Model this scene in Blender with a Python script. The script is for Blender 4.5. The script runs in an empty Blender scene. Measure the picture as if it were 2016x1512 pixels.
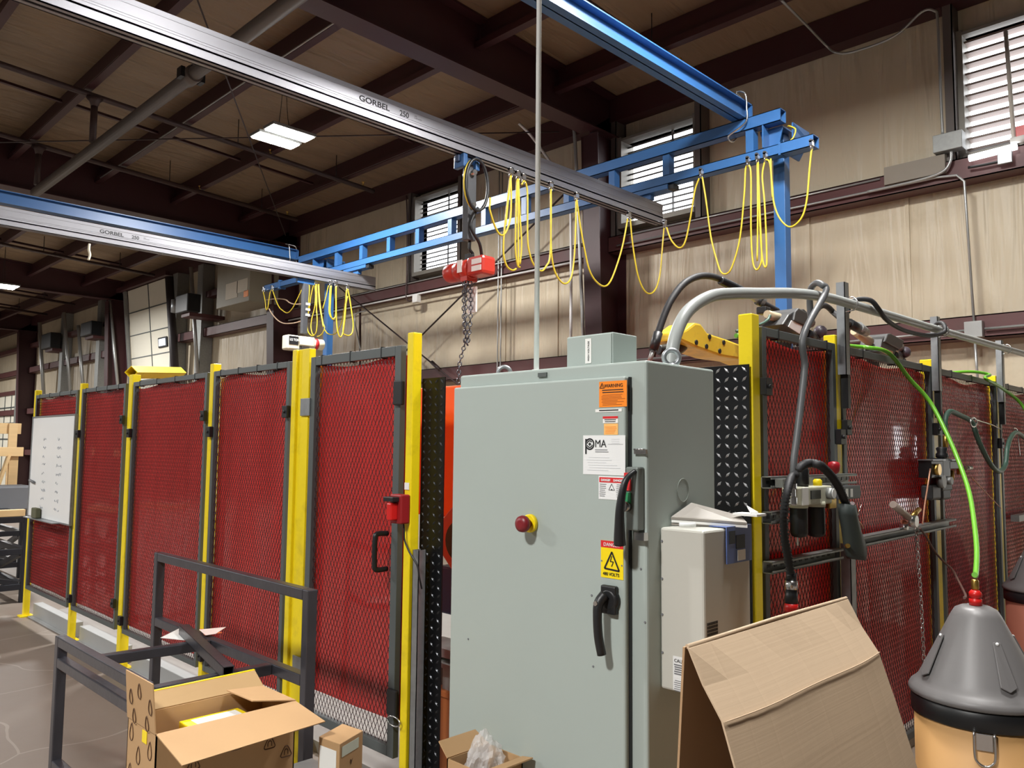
import bpy, bmesh, math, random
from mathutils import Vector, Matrix
random.seed(7)
R = math.radians
SC = bpy.context.scene
COL = SC.collection
V = Vector
# ---------------------------------------------------------------- camera model (2016x1512 photograph)
W_, H_, F_ = 2016, 1512, 1577.0
YAW, PIT, ROL = R(44.9), R(4.57), R(0.573)
CAM = V((0, 0, 1.6))
_f = V((math.cos(YAW)*math.cos(PIT), math.sin(YAW)*math.cos(PIT), math.sin(PIT)))
_r = V((math.sin(YAW), -math.cos(YAW), 0)); _u = _r.cross(_f)
CR = _r*math.cos(ROL)+_u*math.sin(ROL); CU = -_r*math.sin(ROL)+_u*math.cos(ROL); CF = _f
def at(px, py, axis, val):            # where the sight line through a photo point meets the plane x/y/z = val
    d = CR*(px-W_/2) - CU*(py-H_/2) + CF*F_
    return CAM + d*((val-CAM[axis])/d[axis])
def ax(px, py, x): return at(px, py, 0, x)
def ay(px, py, y): return at(px, py, 1, y)
def az(px, py, z): return at(px, py, 2, z)
# ---------------------------------------------------------------- materials
def lin(c):
    c = c/255.0
    return c/12.92 if c <= .04045 else ((c+.055)/1.055)**2.4
def S(r, g, b): return (lin(r), lin(g), lin(b), 1)
MATS = {}
def mat(name, col, rough=.5, metal=0, var=.08, ns=6, bump=0, bs=40, stretch=(1,1,1), coat=0, spec=.5, dirt=None, dscale=2, damt=.5):
    if name in MATS: return MATS[name]
    m = bpy.data.materials.new(name); m.use_nodes = True
    nt = m.node_tree; N = nt.nodes; L = nt.links; b = N['Principled BSDF']
    tc = N.new('ShaderNodeTexCoord'); mp = N.new('ShaderNodeMapping'); mp.inputs['Scale'].default_value = stretch
    L.new(tc.outputs['Object'], mp.inputs[0])
    nz = N.new('ShaderNodeTexNoise'); nz.inputs['Scale'].default_value = ns; nz.inputs['Detail'].default_value = 5
    L.new(mp.outputs[0], nz.inputs[0])
    mx = N.new('ShaderNodeMix'); mx.data_type = 'RGBA'
    mx.inputs[6].default_value = tuple(c*(1-var) for c in col[:3])+(1,)
    mx.inputs[7].default_value = tuple(min(1, c*(1+var)) for c in col[:3])+(1,)
    L.new(nz.outputs['Fac'], mx.inputs[0]); out = mx.outputs[2]
    if dirt:
        n2 = N.new('ShaderNodeTexNoise'); n2.inputs['Scale'].default_value = dscale; n2.inputs['Detail'].default_value = 8; n2.inputs['Roughness'].default_value = .65
        L.new(mp.outputs[0], n2.inputs[0])
        rp = N.new('ShaderNodeValToRGB'); rp.color_ramp.elements[0].position = .52; rp.color_ramp.elements[1].position = .72
        rp.color_ramp.elements[1].color = (damt, damt, damt, 1)
        L.new(n2.outputs['Fac'], rp.inputs[0])
        m2 = N.new('ShaderNodeMix'); m2.data_type = 'RGBA'; m2.inputs[7].default_value = dirt
        L.new(rp.outputs[0], m2.inputs[0]); L.new(out, m2.inputs[6]); out = m2.outputs[2]
    L.new(out, b.inputs['Base Color'])
    b.inputs['Roughness'].default_value = rough; b.inputs['Metallic'].default_value = metal
    b.inputs['Coat Weight'].default_value = coat; b.inputs['Specular IOR Level'].default_value = spec
    if bump:
        n3 = N.new('ShaderNodeTexNoise'); n3.inputs['Scale'].default_value = bs; n3.inputs['Detail'].default_value = 4
        L.new(mp.outputs[0], n3.inputs[0])
        bp = N.new('ShaderNodeBump'); bp.inputs['Strength'].default_value = bump; bp.inputs['Distance'].default_value = .02
        L.new(n3.outputs['Fac'], bp.inputs['Height']); L.new(bp.outputs[0], b.inputs['Normal'])
    MATS[name] = m; return m
def emis(name, col, s):
    if name in MATS: return MATS[name]
    m = bpy.data.materials.new(name); m.use_nodes = True; b = m.node_tree.nodes['Principled BSDF']
    b.inputs['Base Color'].default_value = col; b.inputs['Emission Color'].default_value = col; b.inputs['Emission Strength'].default_value = s
    MATS[name] = m; return m
def vinyl(name, col, stretch, bump, stain, seam_axis=None, seam=1.5):   # wrinkled insulation facing
    m = mat(name, col, .48, 0, .10, 1.4, 0, stretch=(1,1,1), dirt=stain, dscale=1.1, damt=.45)
    nt = m.node_tree; N = nt.nodes; L = nt.links; b = N['Principled BSDF']
    tc = N.new('ShaderNodeTexCoord'); mp = N.new('ShaderNodeMapping'); mp.inputs['Scale'].default_value = stretch
    L.new(tc.outputs['Object'], mp.inputs[0])
    n = N.new('ShaderNodeTexNoise'); n.inputs['Scale'].default_value = 1.0; n.inputs['Detail'].default_value = 3; n.inputs['Distortion'].default_value = .6
    L.new(mp.outputs[0], n.inputs[0])
    h = n.outputs['Fac']
    if seam_axis is not None:
        sp = N.new('ShaderNodeSeparateXYZ'); L.new(tc.outputs['Object'], sp.inputs[0])
        a = N.new('ShaderNodeMath'); a.operation = 'PINGPONG'; a.inputs[1].default_value = seam/2; L.new(sp.outputs[seam_axis], a.inputs[0])
        c = N.new('ShaderNodeMath'); c.operation = 'LESS_THAN'; c.inputs[1].default_value = .012; L.new(a.outputs[0], c.inputs[0])
        d = N.new('ShaderNodeMath'); d.operation = 'MULTIPLY_ADD'; d.inputs[1].default_value = .35; L.new(c.outputs[0], d.inputs[0]); L.new(h, d.inputs[2]); h = d.outputs[0]
    bp = N.new('ShaderNodeBump'); bp.inputs['Strength'].default_value = bump; bp.inputs['Distance'].default_value = .09
    L.new(h, bp.inputs['Height']); L.new(bp.outputs[0], b.inputs['Normal'])
    return m
def curtain_mat(name, col, tint):
    m = bpy.data.materials.new(name); m.use_nodes = True; nt = m.node_tree; N = nt.nodes; L = nt.links
    b = N['Principled BSDF']; out = N['Material Output']
    b.inputs['Base Color'].default_value = col; b.inputs['Roughness'].default_value = .3
    b.inputs['Coat Weight'].default_value = 1.0; b.inputs['Coat IOR'].default_value = 1.62; b.inputs['Coat Roughness'].default_value = .05
    tl = N.new('ShaderNodeBsdfTranslucent'); tl.inputs[0].default_value = tint
    tr = N.new('ShaderNodeBsdfTransparent'); tr.inputs[0].default_value = tint
    m1 = N.new('ShaderNodeMixShader'); m1.inputs[0].default_value = .42; L.new(tl.outputs[0], m1.inputs[1]); L.new(tr.outputs[0], m1.inputs[2])
    m2 = N.new('ShaderNodeMixShader'); m2.inputs[0].default_value = .74; L.new(m1.outputs[0], m2.inputs[1]); L.new(b.outputs[0], m2.inputs[2])
    L.new(m2.outputs[0], out.inputs[0])
    tc = N.new('ShaderNodeTexCoord'); n = N.new('ShaderNodeTexNoise'); n.inputs['Scale'].default_value = 7; n.inputs['Detail'].default_value = 2
    L.new(tc.outputs['Object'], n.inputs[0]); bp = N.new('ShaderNodeBump'); bp.inputs['Strength'].default_value = .07; bp.inputs['Distance'].default_value = .03
    L.new(n.outputs['Fac'], bp.inputs['Height']); L.new(bp.outputs[0], b.inputs['Normal'])
    return m
MAROON = mat('maroon_primer', S(64,32,36), .5, 0, .15, 3, dirt=S(58,40,40), dscale=3)
MAROON2 = mat('maroon_girt', S(92,56,56), .5, 0, .18, 3, dirt=S(80,66,60), dscale=3)
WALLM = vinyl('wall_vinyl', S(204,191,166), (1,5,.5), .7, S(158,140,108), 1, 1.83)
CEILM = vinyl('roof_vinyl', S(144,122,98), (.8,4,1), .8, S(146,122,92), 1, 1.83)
GREYWALL = mat('painted_block', S(108,106,104), .7)
YEL = mat('yellow_paint', S(244,218,22), .38, 0, .07, 7, .05, 30, dirt=S(168,142,40), dscale=5, damt=.45)
BLUE = mat('blue_paint', S(50,96,150), .4, 0, .08, 5)
ALU = mat('aluminium', S(158,158,164), .36, .65, .04, 3, 0, 8, (1,12,12))
GALV = mat('galvanised', S(158,162,165), .42, .7, .22, 30)
GALVD = mat('galvanised_dull', S(150,152,150), .5, .55, .2, 25)
STEEL = mat('bare_steel', S(88,88,95), .33, .7, .22, 9, .04, 40)
DKFRAME = mat('grey_frame_paint', S(84,90,90), .45, 0, .08)
MESHM = mat('expanded_mesh', S(60,38,40), .55, .1, .1)
BLACK = mat('black_plastic', S(30,31,33), .42)
BLACKM = mat('black_plate', S(24,25,28), .34, .4, .1)
LUG = mat('worn_highlit_lugs', S(215,217,220), .28, .7, .1)  # worn steel, paled further to paint in highlights on the raised lugs
LUG2 = mat('black_lugs', S(70,72,76), .32, .5, .1)
RUBBER = mat('rubber', S(38,38,40), .6)
CABG = mat('cabinet_grey', S(168,179,174), .42, 0, .035, 3)
BEIGEBOX = mat('light_grey_enamel', S(200,199,190), .4, 0, .03, 3)
CONDUIT = mat('conduit_steel', S(178,180,178), .36, .6, .08)
PVC = mat('grey_pipe', S(158,162,160), .4, 0, .06)
WHITE = mat('white_sheet', S(236,238,238), .3, 0, .02)
PAPER = mat('paper', S(238,238,234), .7, 0, .03)
CARD = mat('corrugated_card', S(200,175,146), .75, 0, .04, 4, .03, 1, (1,1,160))
CARD2 = mat('carton_card', S(184,148,106), .75, 0, .06, 5)
CARDIN = mat('carton_inside', S(164,134,92), .8, 0, .06, 5)
CONC = mat('concrete_floor', S(124,113,103), .55, 0, .16, .9, .06, 12, dirt=S(118,94,82), dscale=.7, damt=.75)
def scuffs(m):      # fine pale scratch lines on the concrete
    nt = m.node_tree; N = nt.nodes; L = nt.links; b = N['Principled BSDF']; src = b.inputs['Base Color'].links[0].from_socket
    tc = N.new('ShaderNodeTexCoord'); nz = N.new('ShaderNodeTexNoise'); nz.inputs['Scale'].default_value = 1.3
    ad = N.new('ShaderNodeMix'); ad.data_type = 'VECTOR'; ad.inputs[0].default_value = .35
    L.new(tc.outputs['Object'], nz.inputs[0]); L.new(tc.outputs['Object'], ad.inputs[4]); L.new(nz.outputs['Color'], ad.inputs[5])
    vo = N.new('ShaderNodeTexVoronoi'); vo.feature = 'DISTANCE_TO_EDGE'; vo.inputs['Scale'].default_value = 1.1; L.new(ad.outputs[1], vo.inputs[0])
    lt = N.new('ShaderNodeMath'); lt.operation = 'LESS_THAN'; lt.inputs[1].default_value = .006; L.new(vo.outputs['Distance'], lt.inputs[0])
    ml = N.new('ShaderNodeMath'); ml.operation = 'MULTIPLY'; ml.inputs[1].default_value = .22; L.new(lt.outputs[0], ml.inputs[0])
    mx = N.new('ShaderNodeMix'); mx.data_type = 'RGBA'; mx.inputs[7].default_value = S(200,192,180); L.new(ml.outputs[0], mx.inputs[0]); L.new(src, mx.inputs[6]); L.new(mx.outputs[2], b.inputs['Base Color'])
scuffs(CONC)
PINE = mat('pine', S(222,190,140), .6, 0, .12, 3, .05, 20, (1,1,12))
ORANGE = mat('orange_paint', S(244,96,24), .4)
REDP = mat('red_paint', S(186,54,42), .35, 0, .05)
REDPL = mat('red_plastic', S(206,32,30), .35)
CREAM = mat('cream_paint', S(232,226,200), .4)
CORD = mat('yellow_cable', S(210,186,52), .45, 0, .08)
GREENH = mat('lime_hose', S(106,174,50), .35)
DGREEN = mat('dark_green_hose', S(64,92,80), .45)
BROWNC = mat('brown_cable', S(92,64,56), .5)
BRASS = mat('brass', S(196,160,84), .3, .9)
CHROME = mat('bright_steel', S(205,205,205), .22, .95)
PIPEG = mat('painted_pipe', S(98,90,84), .5, 0, .1)
DRUMC = mat('drum_board', S(192,148,94), .55, 0, .06, 3)
DRUMR = mat('drum_brown', S(168,104,84), .55, 0, .06, 3)
CONE = mat('grey_cone_plastic', S(112,110,110), .42, 0, .05, 5)
ROBOT = mat('robot_yellow', S(232,200,60), .4, 0, .12, 6, dirt=S(140,116,60), dscale=6, damt=.6)
INK = mat('ink', S(24,24,28), .6)
GREYINK = mat('grey_ink', S(120,122,126), .7)
SIGNO = mat('sign_orange', S(250,140,30), .5, 0, .02)
SIGNY = mat('sign_yellow', S(250,222,20), .4, 0, .02)
SIGNR = mat('sign_red', S(214,44,48), .45, 0, .02)
DOORW = mat('door_panel_white', S(228,224,208), .5, 0, .03)
CURT = curtain_mat('red_curtain', S(224,66,62), S(242,64,38))
# ---------------------------------------------------------------- mesh builder
class MB:
    def __init__(s): s.v = []; s.f = []; s.sm = []
    def _add(s, vs, fs, smooth=False):
        b = len(s.v); s.v += [V(p) for p in vs]
        for f in fs: s.f.append([b+i for i in f]); s.sm.append(smooth)
        return s
    def box(s, x0, x1, y0, y1, z0, z1):
        x0, x1 = min(x0,x1), max(x0,x1); y0, y1 = min(y0,y1), max(y0,y1); z0, z1 = min(z0,z1), max(z0,z1)
        return s._add([(x0,y0,z0),(x1,y0,z0),(x1,y1,z0),(x0,y1,z0),(x0,y0,z1),(x1,y0,z1),(x1,y1,z1),(x0,y1,z1)],
               [(0,3,2,1),(4,5,6,7),(0,1,5,4),(1,2,6,5),(2,3,7,6),(3,0,4,7)])
    def obox(s, c, a, b, n, ha, hb, hn):   # oriented box, half sizes
        c, a, b, n = V(c), V(a).normalized(), V(b).normalized(), V(n).normalized()
        vs = [c+a*i*ha+b*j*hb+n*k*hn for k in (-1,1) for i, j in ((-1,-1),(1,-1),(1,1),(-1,1))]
        return s._add(vs, [(0,3,2,1),(4,5,6,7),(0,1,5,4),(1,2,6,5),(2,3,7,6),(3,0,4,7)])
    def bar(s, p, q, w, h=None, up=(0,0,1)):
        p, q = V(p), V(q); d = (q-p); L = d.length; d.normalize(); up = V(up)
        if abs(d.dot(up)) > .98: up = V((1,0,0)) if abs(d.x) < .9 else V((0,1,0))
        a = d.cross(up).normalized(); b = a.cross(d)
        return s.obox((p+q)/2, a, b, d, w/2, (h or w)/2, L/2)
    def tube(s, path, r, n=8, closed=False, radii=None, cap=True):
        P = [V(p) for p in path]; m = len(P); rings = []
        t0 = (P[1]-P[0]).normalized(); a = t0.cross(V((0,0,1)))
        if a.length < .1: a = t0.cross(V((1,0,0)))
        a.normalize()
        for i in range(m):
            if closed: t = (P[(i+1)%m]-P[i-1])
            else: t = P[min(i+1,m-1)]-P[max(i-1,0)]
            if t.length < 1e-9: t = t0
            t = t.normalized(); a = a-t*a.dot(t)
            if a.length < 1e-6: a = t.orthogonal()
            a.normalize(); b = t.cross(a); rr = radii[i] if radii else r
            rings.append([P[i]+(a*math.cos(2*math.pi*k/n)+b*math.sin(2*math.pi*k/n))*rr for k in range(n)])
        vs = [p for rg in rings for p in rg]; fs = []
        for i in range(m if closed else m-1):
            for k in range(n):
                j = (i+1) % m
                fs.append((i*n+k, i*n+(k+1)%n, j*n+(k+1)%n, j*n+k))
        s._add(vs, fs, True)
        if cap and not closed:
            b = len(s.v)-len(vs)
            s.f.append([b+k for k in range(n)][::-1]); s.sm.append(False)
            s.f.append([b+(m-1)*n+k for k in range(n)]); s.sm.append(False)
        return s
    def cyl(s, p, q, r, n=16, r2=None):
        return s.tube([p, q], r, n, radii=[r, r2 if r2 is not None else r])
    def lathe(s, prof, c, n=32, axis=(0,0,1), smooth=True):
        c = V(c); z = V(axis).normalized(); x = z.orthogonal().normalized(); y = z.cross(x); m = len(prof)
        vs = [c+z*h+(x*math.cos(2*math.pi*k/n)+y*math.sin(2*math.pi*k/n))*r for r, h in prof for k in range(n)]
        fs = [(i*n+k, i*n+(k+1)%n, (i+1)*n+(k+1)%n, (i+1)*n+k) for i in range(m-1) for k in range(n)]
        s._add(vs, fs, smooth); b = len(s.v)-len(vs)
        if prof[0][0] > 1e-5: s.f.append([b+k for k in range(n)][::-1]); s.sm.append(False)
        if prof[-1][0] > 1e-5: s.f.append([b+(m-1)*n+k for k in range(n)]); s.sm.append(False)
        return s
    def prism(s, poly, ext):
        P = [V(p) for p in poly]; e = V(ext); n = len(P)
        return s._add(P+[p+e for p in P], [tuple(range(n))[::-1], tuple(range(n, 2*n))]+[(i,(i+1)%n,n+(i+1)%n,n+i) for i in range(n)])
    def ico(s, c, r, sub=2):
        bm = bmesh.new(); bmesh.ops.create_icosphere(bm, subdivisions=sub, radius=r)
        s._add([v.co+V(c) for v in bm.verts], [[v.index for v in f.verts] for f in bm.faces], True); bm.free(); return s
    def build(s, name, m, parent=None, bevel=0, kind=None):
        me = bpy.data.meshes.new(name)
        if parent is None:
            lo = V([min(p[i] for p in s.v) for i in range(3)]); hi = V([max(p[i] for p in s.v) for i in range(3)])
            o0 = V(((lo.x+hi.x)/2, (lo.y+hi.y)/2, lo.z))
        else:
            o0 = WLOC[parent.name]
        me.from_pydata([tuple(p-o0) for p in s.v], [], s.f)
        me.polygons.foreach_set('use_smooth', s.sm)
        bm = bmesh.new(); bm.from_mesh(me); bmesh.ops.recalc_face_normals(bm, faces=bm.faces); bm.to_mesh(me); bm.free()
        o = bpy.data.objects.new(name, me); COL.objects.link(o); me.materials.append(m)
        if parent is None: o.location = o0
        else: o.parent = parent
        WLOC[o.name] = o0
        if bevel:
            b = o.modifiers.new('b', 'BEVEL'); b.width = bevel; b.segments = 2; b.limit_method = 'ANGLE'; b.angle_limit = R(40)
        if kind: o['kind'] = kind
        return o
WLOC = {}
def tag(o, label=None, cat=None, group=None, kind=None):
    if label: o['label'] = label
    if cat: o['category'] = cat
    if group: o['group'] = group
    if kind: o['kind'] = kind
    return o
def thing(name, loc, label, cat, group=None, kind=None):
    o = bpy.data.objects.new(name, None); COL.objects.link(o); o.location = V(loc); o.empty_display_size = .1
    WLOC[o.name] = V(loc); return tag(o, label, cat, group, kind)
def dup(root, loc, label=None, rotz=None):
    r = root.copy(); COL.objects.link(r); r.location = V(loc); WLOC[r.name] = V(loc)
    if rotz is not None: r.rotation_euler.z = rotz
    if label: r['label'] = label
    def rec(a, b):
        for ch in list(a.children):
            c = ch.copy(); COL.objects.link(c); c.parent = b; rec(ch, c)
    for ch in [c for c in root.children]:
        c = ch.copy(); COL.objects.link(c); c.parent = r
        for g in list(ch.children):
            d = g.copy(); COL.objects.link(d); d.parent = c
    return r
def text(body, size, loc, xd, yd, m, parent, name='lettering', align='LEFT', width=1.0, ext=.0004, bold=0):
    cu = bpy.data.curves.new(name, 'FONT'); cu.body = body; cu.size = size; cu.align_x = align; cu.extrude = ext; cu.offset = bold
    xd = V(xd).normalized(); yd = V(yd).normalized(); zd = xd.cross(yd)
    tmp = bpy.data.objects.new(name, cu); me = bpy.data.meshes.new_from_object(tmp); bpy.data.objects.remove(tmp)
    me.materials.clear(); me.materials.append(m); o = bpy.data.objects.new(name, me); COL.objects.link(o); WLOC[o.name] = WLOC[parent.name]
    base = WLOC[parent.name] if parent else V((0,0,0))
    M = Matrix(((xd.x*width, yd.x, zd.x, 0), (xd.y*width, yd.y, zd.y, 0), (xd.z*width, yd.z, zd.z, 0), (0,0,0,1)))
    o.matrix_basis = Matrix.Translation(V(loc)-base) @ M
    if parent: o.parent = parent
    return o
def smooth(pts, k=6, closed=False):
    P = [V(p) for p in pts]; out = []; n = len(P)
    for i in range(n if closed else n-1):
        if closed: p0, p1, p2, p3 = P[i-1], P[i], P[(i+1)%n], P[(i+2)%n]
        else: p0, p1, p2, p3 = P[max(i-1,0)], P[i], P[i+1], P[min(i+2,n-1)]
        for j in range(k):
            t = j/k
            out.append(.5*((2*p1)+(p2-p0)*t+(2*p0-5*p1+4*p2-p3)*t*t+(3*p1-p0-3*p2+p3)*t**3))
    if not closed: out.append(P[-1])
    return out
FX, FZ = (0,-1,0), (0,0,1)         # lettering axes on faces that look along -X
SX, SZ = (1,0,0), (0,0,1)          # and on faces that look along -Y
# ================================================================ THE SETTING
def struct(name, mb, m, parent=None, label=None, bevel=0):
    o = mb.build(name, m, parent, bevel)
    if parent is None: o['kind'] = 'structure'
    if label: o['label'] = label
    return o
def roof(x): return 6.02+.05*(8-x)
struct('floor', MB().box(-8,8.1,-8,46,-.1,0), CONC, label='scuffed grey brown concrete shop floor')
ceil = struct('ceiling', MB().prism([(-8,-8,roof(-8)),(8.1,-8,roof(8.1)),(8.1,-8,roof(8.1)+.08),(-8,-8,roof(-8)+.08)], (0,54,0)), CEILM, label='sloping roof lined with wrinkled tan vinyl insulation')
struct('wall_left', MB().box(-8.1,-8,-8,46,0,6.8), GREYWALL, label='plain side wall behind the camera')
struct('wall_near', MB().box(-8,8,-8.1,-8,0,6.8), GREYWALL, label='plain end wall behind the camera')
struct('wall_far', MB().box(-8,8,46,46.1,0,6.8), WALLM, label='distant insulated end wall')
# long insulated wall with three louvred openings and the vision pane of an exit door just outside the frame
WIN = [(9.02,10.06,4.38,5.58), (4.9,5.93,4.38,5.44), (1.04,2.09,4.30,5.42), (.12,.40,1.05,1.86)]
ys = sorted({-8.0, 46.0}|{w[0] for w in WIN}|{w[1] for w in WIN})
wb = MB()
for a, b in zip(ys[:-1], ys[1:]):
    hs = [(w[2], w[3]) for w in WIN if w[0] <= a+1e-6 and w[1] >= b-1e-6]; z = 0
    for h0, h1 in sorted(hs): wb.box(8,8.1,a,b,z,h0); z = h1
    wb.box(8,8.1,a,b,z,6.03)
wall = struct('wall_right', wb, WALLM, label='long side wall faced in wrinkled tan vinyl insulation between maroon girts')
BAY = [-1.9, 6.1, 14.0, 22.9, 31.6, 40.0]
for i, y in enumerate(BAY):      # tapered frame columns and rafters
    c = MB(); w = .13
    b0, t0 = 7.62, 7.42
    c.prism([(7.98,y-.008,0),(b0,y-.008,0),(t0,y-.008,5.5),(7.98,y-.008,5.9)], (0,.016,0))
    c.prism([(b0,y-w,0),(b0+.016,y-w,0),(t0+.016,y-w,5.45),(t0,y-w,5.45)], (0,2*w,0))
    c.box(7.98,8.0,y-w,y+w,0,5.9)
    c.box(7.60,7.98,y-w,y+w,0,.02)
    struct('steel_column', c, MAROON, wall)
    r = MB(); zb = lambda x: 5.50+.012*(x-7.6)
    r.prism([(7.98,y-.008,zb(7.98)),(-8,y-.008,zb(-8)+.25),(-8,y-.008,roof(-8)-.03),(7.98,y-.008,roof(7.98)-.03)], (0,.016,0))
    r.prism([(7.98,y-w,zb(7.98)-.016),(-8,y-w,zb(-8)+.234),(-8,y-w,zb(-8)+.25),(7.98,y-w,zb(7.98))], (0,2*w,0))
    r.prism([(7.98,y-w,roof(7.98)-.03),(-8,y-w,roof(-8)-.03),(-8,y-w,roof(-8)-.005),(7.98,y-w,roof(7.98)-.005)], (0,2*w,0))
    struct('roof_rafter', r, MAROON, ceil)
edges = [-8]+BAY+[46]
for i in range(len(edges)-1):    # C purlins bay by bay, framing into the rafters, with sag angles between them
    y0, y1 = edges[i]+.02, edges[i+1]-.02
    xs = [6.84,5.58,4.34,3.10,1.95,.7,-.55,-1.8,-3.05,-4.3,-5.55,-6.8]
    for x in xs:
        z = roof(x)
        p = MB().box(x-.006,x+.006,y0,y1,z-.295,z-.005).box(x-.09,x,y0,y1,z-.295,z-.323).box(x,x+.09,y0,y1,z-.017,z-.005).box(x-.09,x-.078,y0,y1,z-.295,z-.25)
        struct('roof_purlin', p, MAROON, ceil)
    for k in ([1,2] if i else [1]):
        y = y0+(y1-y0)*k/3
        for a, b in zip(xs[:6], xs[1:7]):
            p = MB().bar((a-.08,y,roof(a)-.22),(b+.02,y,roof(b)-.22),.05,.006).bar((a-.08,y+.025,roof(a)-.195),(b+.02,y+.025,roof(b)-.195),.006,.05)
            struct('sag_angle', p, MAROON, ceil)
    e = MB().box(7.8,7.81,y0,y1,5.70,6.02).box(7.81,7.98,y0,y1,5.70,5.712).box(7.81,7.98,y0,y1,6.0,6.012)
    struct('eave_strut', e, MAROON, ceil)
    for zc in (4.14, 2.71, 1.3):    # wall girts
        z0, z1 = zc-.11, zc+.09
        if i == 3: y1 = 19.05
        g = MB().box(7.78,7.79,y0,y1,z0,z1).box(7.78,7.99,y0,y1,z1-.01,z1).box(7.78,7.99,y0,y1,z0,z0+.01)
        if zc < 2 and i < 3 and i > 0: continue
        struct('wall_girt', g, MAROON2, wall)
    if i >= 3:
        ya_ = y0+1.4 if i == 3 else y0; g = MB().box(7.8,7.99,ya_,y1,5.0-.07,5.0+.07); struct('wall_girt', g, MAROON2, wall)
# louvred fan windows
def louvre(n, w, tilt, nsl, label, depth, sm):
    y0, y1, z0, z1 = w
    f = MB(); d0 = 8-depth
    for a, b in ((y0-.05,y0),(y1,y1+.05)): f.box(d0,8.1,a,b,z0-.05,z1+.05)
    f.box(d0,8.1,y0,y1,z1,z1+.03).box(d0-.02,8.1,y0-.02,y1+.02,z0-.06,z0)
    win = struct('window_%d' % n, f, mat('window_frame_grey', S(140,136,128), .5, .2), label=label)
    s = MB(); st = (z1-z0)/nsl
    for i in range(nsl):
        zc = z0+st*(i+.5); dx, dz = math.cos(tilt)*st*.5, math.sin(tilt)*st*.5
        s.obox((8.02,(y0+y1)/2,zc), (0,1,0), (math.cos(tilt),0,math.sin(tilt)), (-math.sin(tilt),0,math.cos(tilt)), (y1-y0)/2, st*.5, .004)
        s.box(8.02-dx-.004,8.02-dx+.004,y0,y1,zc-dz-.014,zc-dz+.006)
    s.build('louvre_blades', sm, win)
    b = MB().box(7.985,7.995,(y0+y1)/2-.16,(y0+y1)/2-.13,z0,z1); b.build('blade_link', GALV, win)
    for a, bb in ((y0-.13,y0-.05),(y1+.05,y1+.13)):     # framed jambs from girt to eave
        j = MB().box(7.8,7.81,a,bb,4.23,5.70).box(7.8,7.99,a,a+.01,4.23,5.70); j.build('window_jamb', mat('jamb_grey', S(96,88,84), .5), win)
    return win
GB = mat('louvre_blade', S(104,104,104), .45, .2, .05); GB2 = mat('louvre_blade_brown', S(128,110,102), .5, .1, .1)
louvre(1, WIN[0], R(17), 17, 'left louvred wall window with daylight between its blades, above the red hoist', .16, GB)
louvre(2, WIN[1], R(19), 15, 'middle louvred wall window half hidden by the blue truss beside the dark column', .16, GB)
w3 = louvre(3, WIN[2], R(-7), 11, 'large louvred wall window with brown blades at the upper right', .10, GB2)
# exit door beside the frame: its bright vision pane is what mirrors in the red curtains
d2 = struct('door_2', MB().box(7.94,7.985,-.35,.11,0,2.1).box(7.94,7.985,.41,.58,0,2.1).box(7.94,7.985,.11,.41,0,1.04).box(7.94,7.985,.11,.41,1.87,2.1), DOORW, label='exit door with a narrow vision pane')
# overhead sectional door, tracks leaning in at the top
yL, yR = 22.15, 19.39
def dp(y, z, o=0): return V((7.9-(z-3.62)*.10-o, y, z))
dd = MB(); zt, zb_ = 5.66, 2.75
dd.prism([dp(yL,zb_),dp(yR,zb_),dp(yR,zt),dp(yL,zt)], (.05,0,0))
dd.box(7.93,7.99,yR,yL,0,zb_)
door = struct('door_1', dd, DOORW, label='tall white sectional overhead door with a small window, far along the side wall')
g = MB()
for k in range(1,5): z = zt-.60*k; g.bar(dp(yL,z,.006), dp(yR,z,.006), .025, .012, (1,0,0))
g.bar(dp((yL+yR)/2,zb_,.006), dp((yL+yR)/2,zt,.006), .035, .012, (1,0,0)); g.build('panel_joints', DKFRAME, door)
for y in (yL+.09, yR-.09): MB().bar(dp(y,zb_,.04), dp(y,zt,.04), .07, .09).build('door_track', GALVD, door)
p = MB(); p.obox(dp(20.0,4.12,.02), (0,1,0), (-.1,0,1), (1,0,.1), .27, .13, .02); p.build('window_frame', BLACK, door, .02)
p = MB(); p.obox(dp(20.0,4.12,.042), (0,1,0), (-.1,0,1), (1,0,.1), .20, .085, .004); p.build('window_pane', emis('door_window_daylight', (.8,.9,1,1), .9), door)
g = MB().box(7.5,7.6,yR-.2,yL+.3,5.64,5.74); g.build('door_header', MAROON, door)
# a second, far white grid door
yL3, yR3 = 36.5, 31.95
door3 = struct('door_3', MB().box(7.86,7.9,yR3,yL3,0,3.35), DOORW, label='white grid panelled door at the far left of the side wall')
g = MB()
for k in range(1,6): g.box(7.845,7.86,yR3,yL3,.58*k-.025,.58*k+.025)
for k in range(1,5): y = yR3+(yL3-yR3)*k/5; g.box(7.845,7.86,y-.03,y+.03,0,3.35)
g.build('panel_joints', DKFRAME, door3)
MB().box(7.8,7.9,yR3-.1,yL3+.1,3.35,3.5).build('door_header', MAROON2, door3)
# trim posts between the far bays
for y0, y1 in ((17.6,18.35),(19.0,19.25),(24.25,25.2),(27.6,28.5),(32.5,33.2)):
    struct('wall_post', MB().box(7.72,7.99,y0,y0+.28,0,5.7), GALVD, wall)
for y in (8.1, 7.1, 3.6, 2.62, 11.9): # narrow seam battens
    struct('seam_batten', MB().box(7.985,7.999,y,y+.035,2.8,4.03), WALLM, wall)
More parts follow.
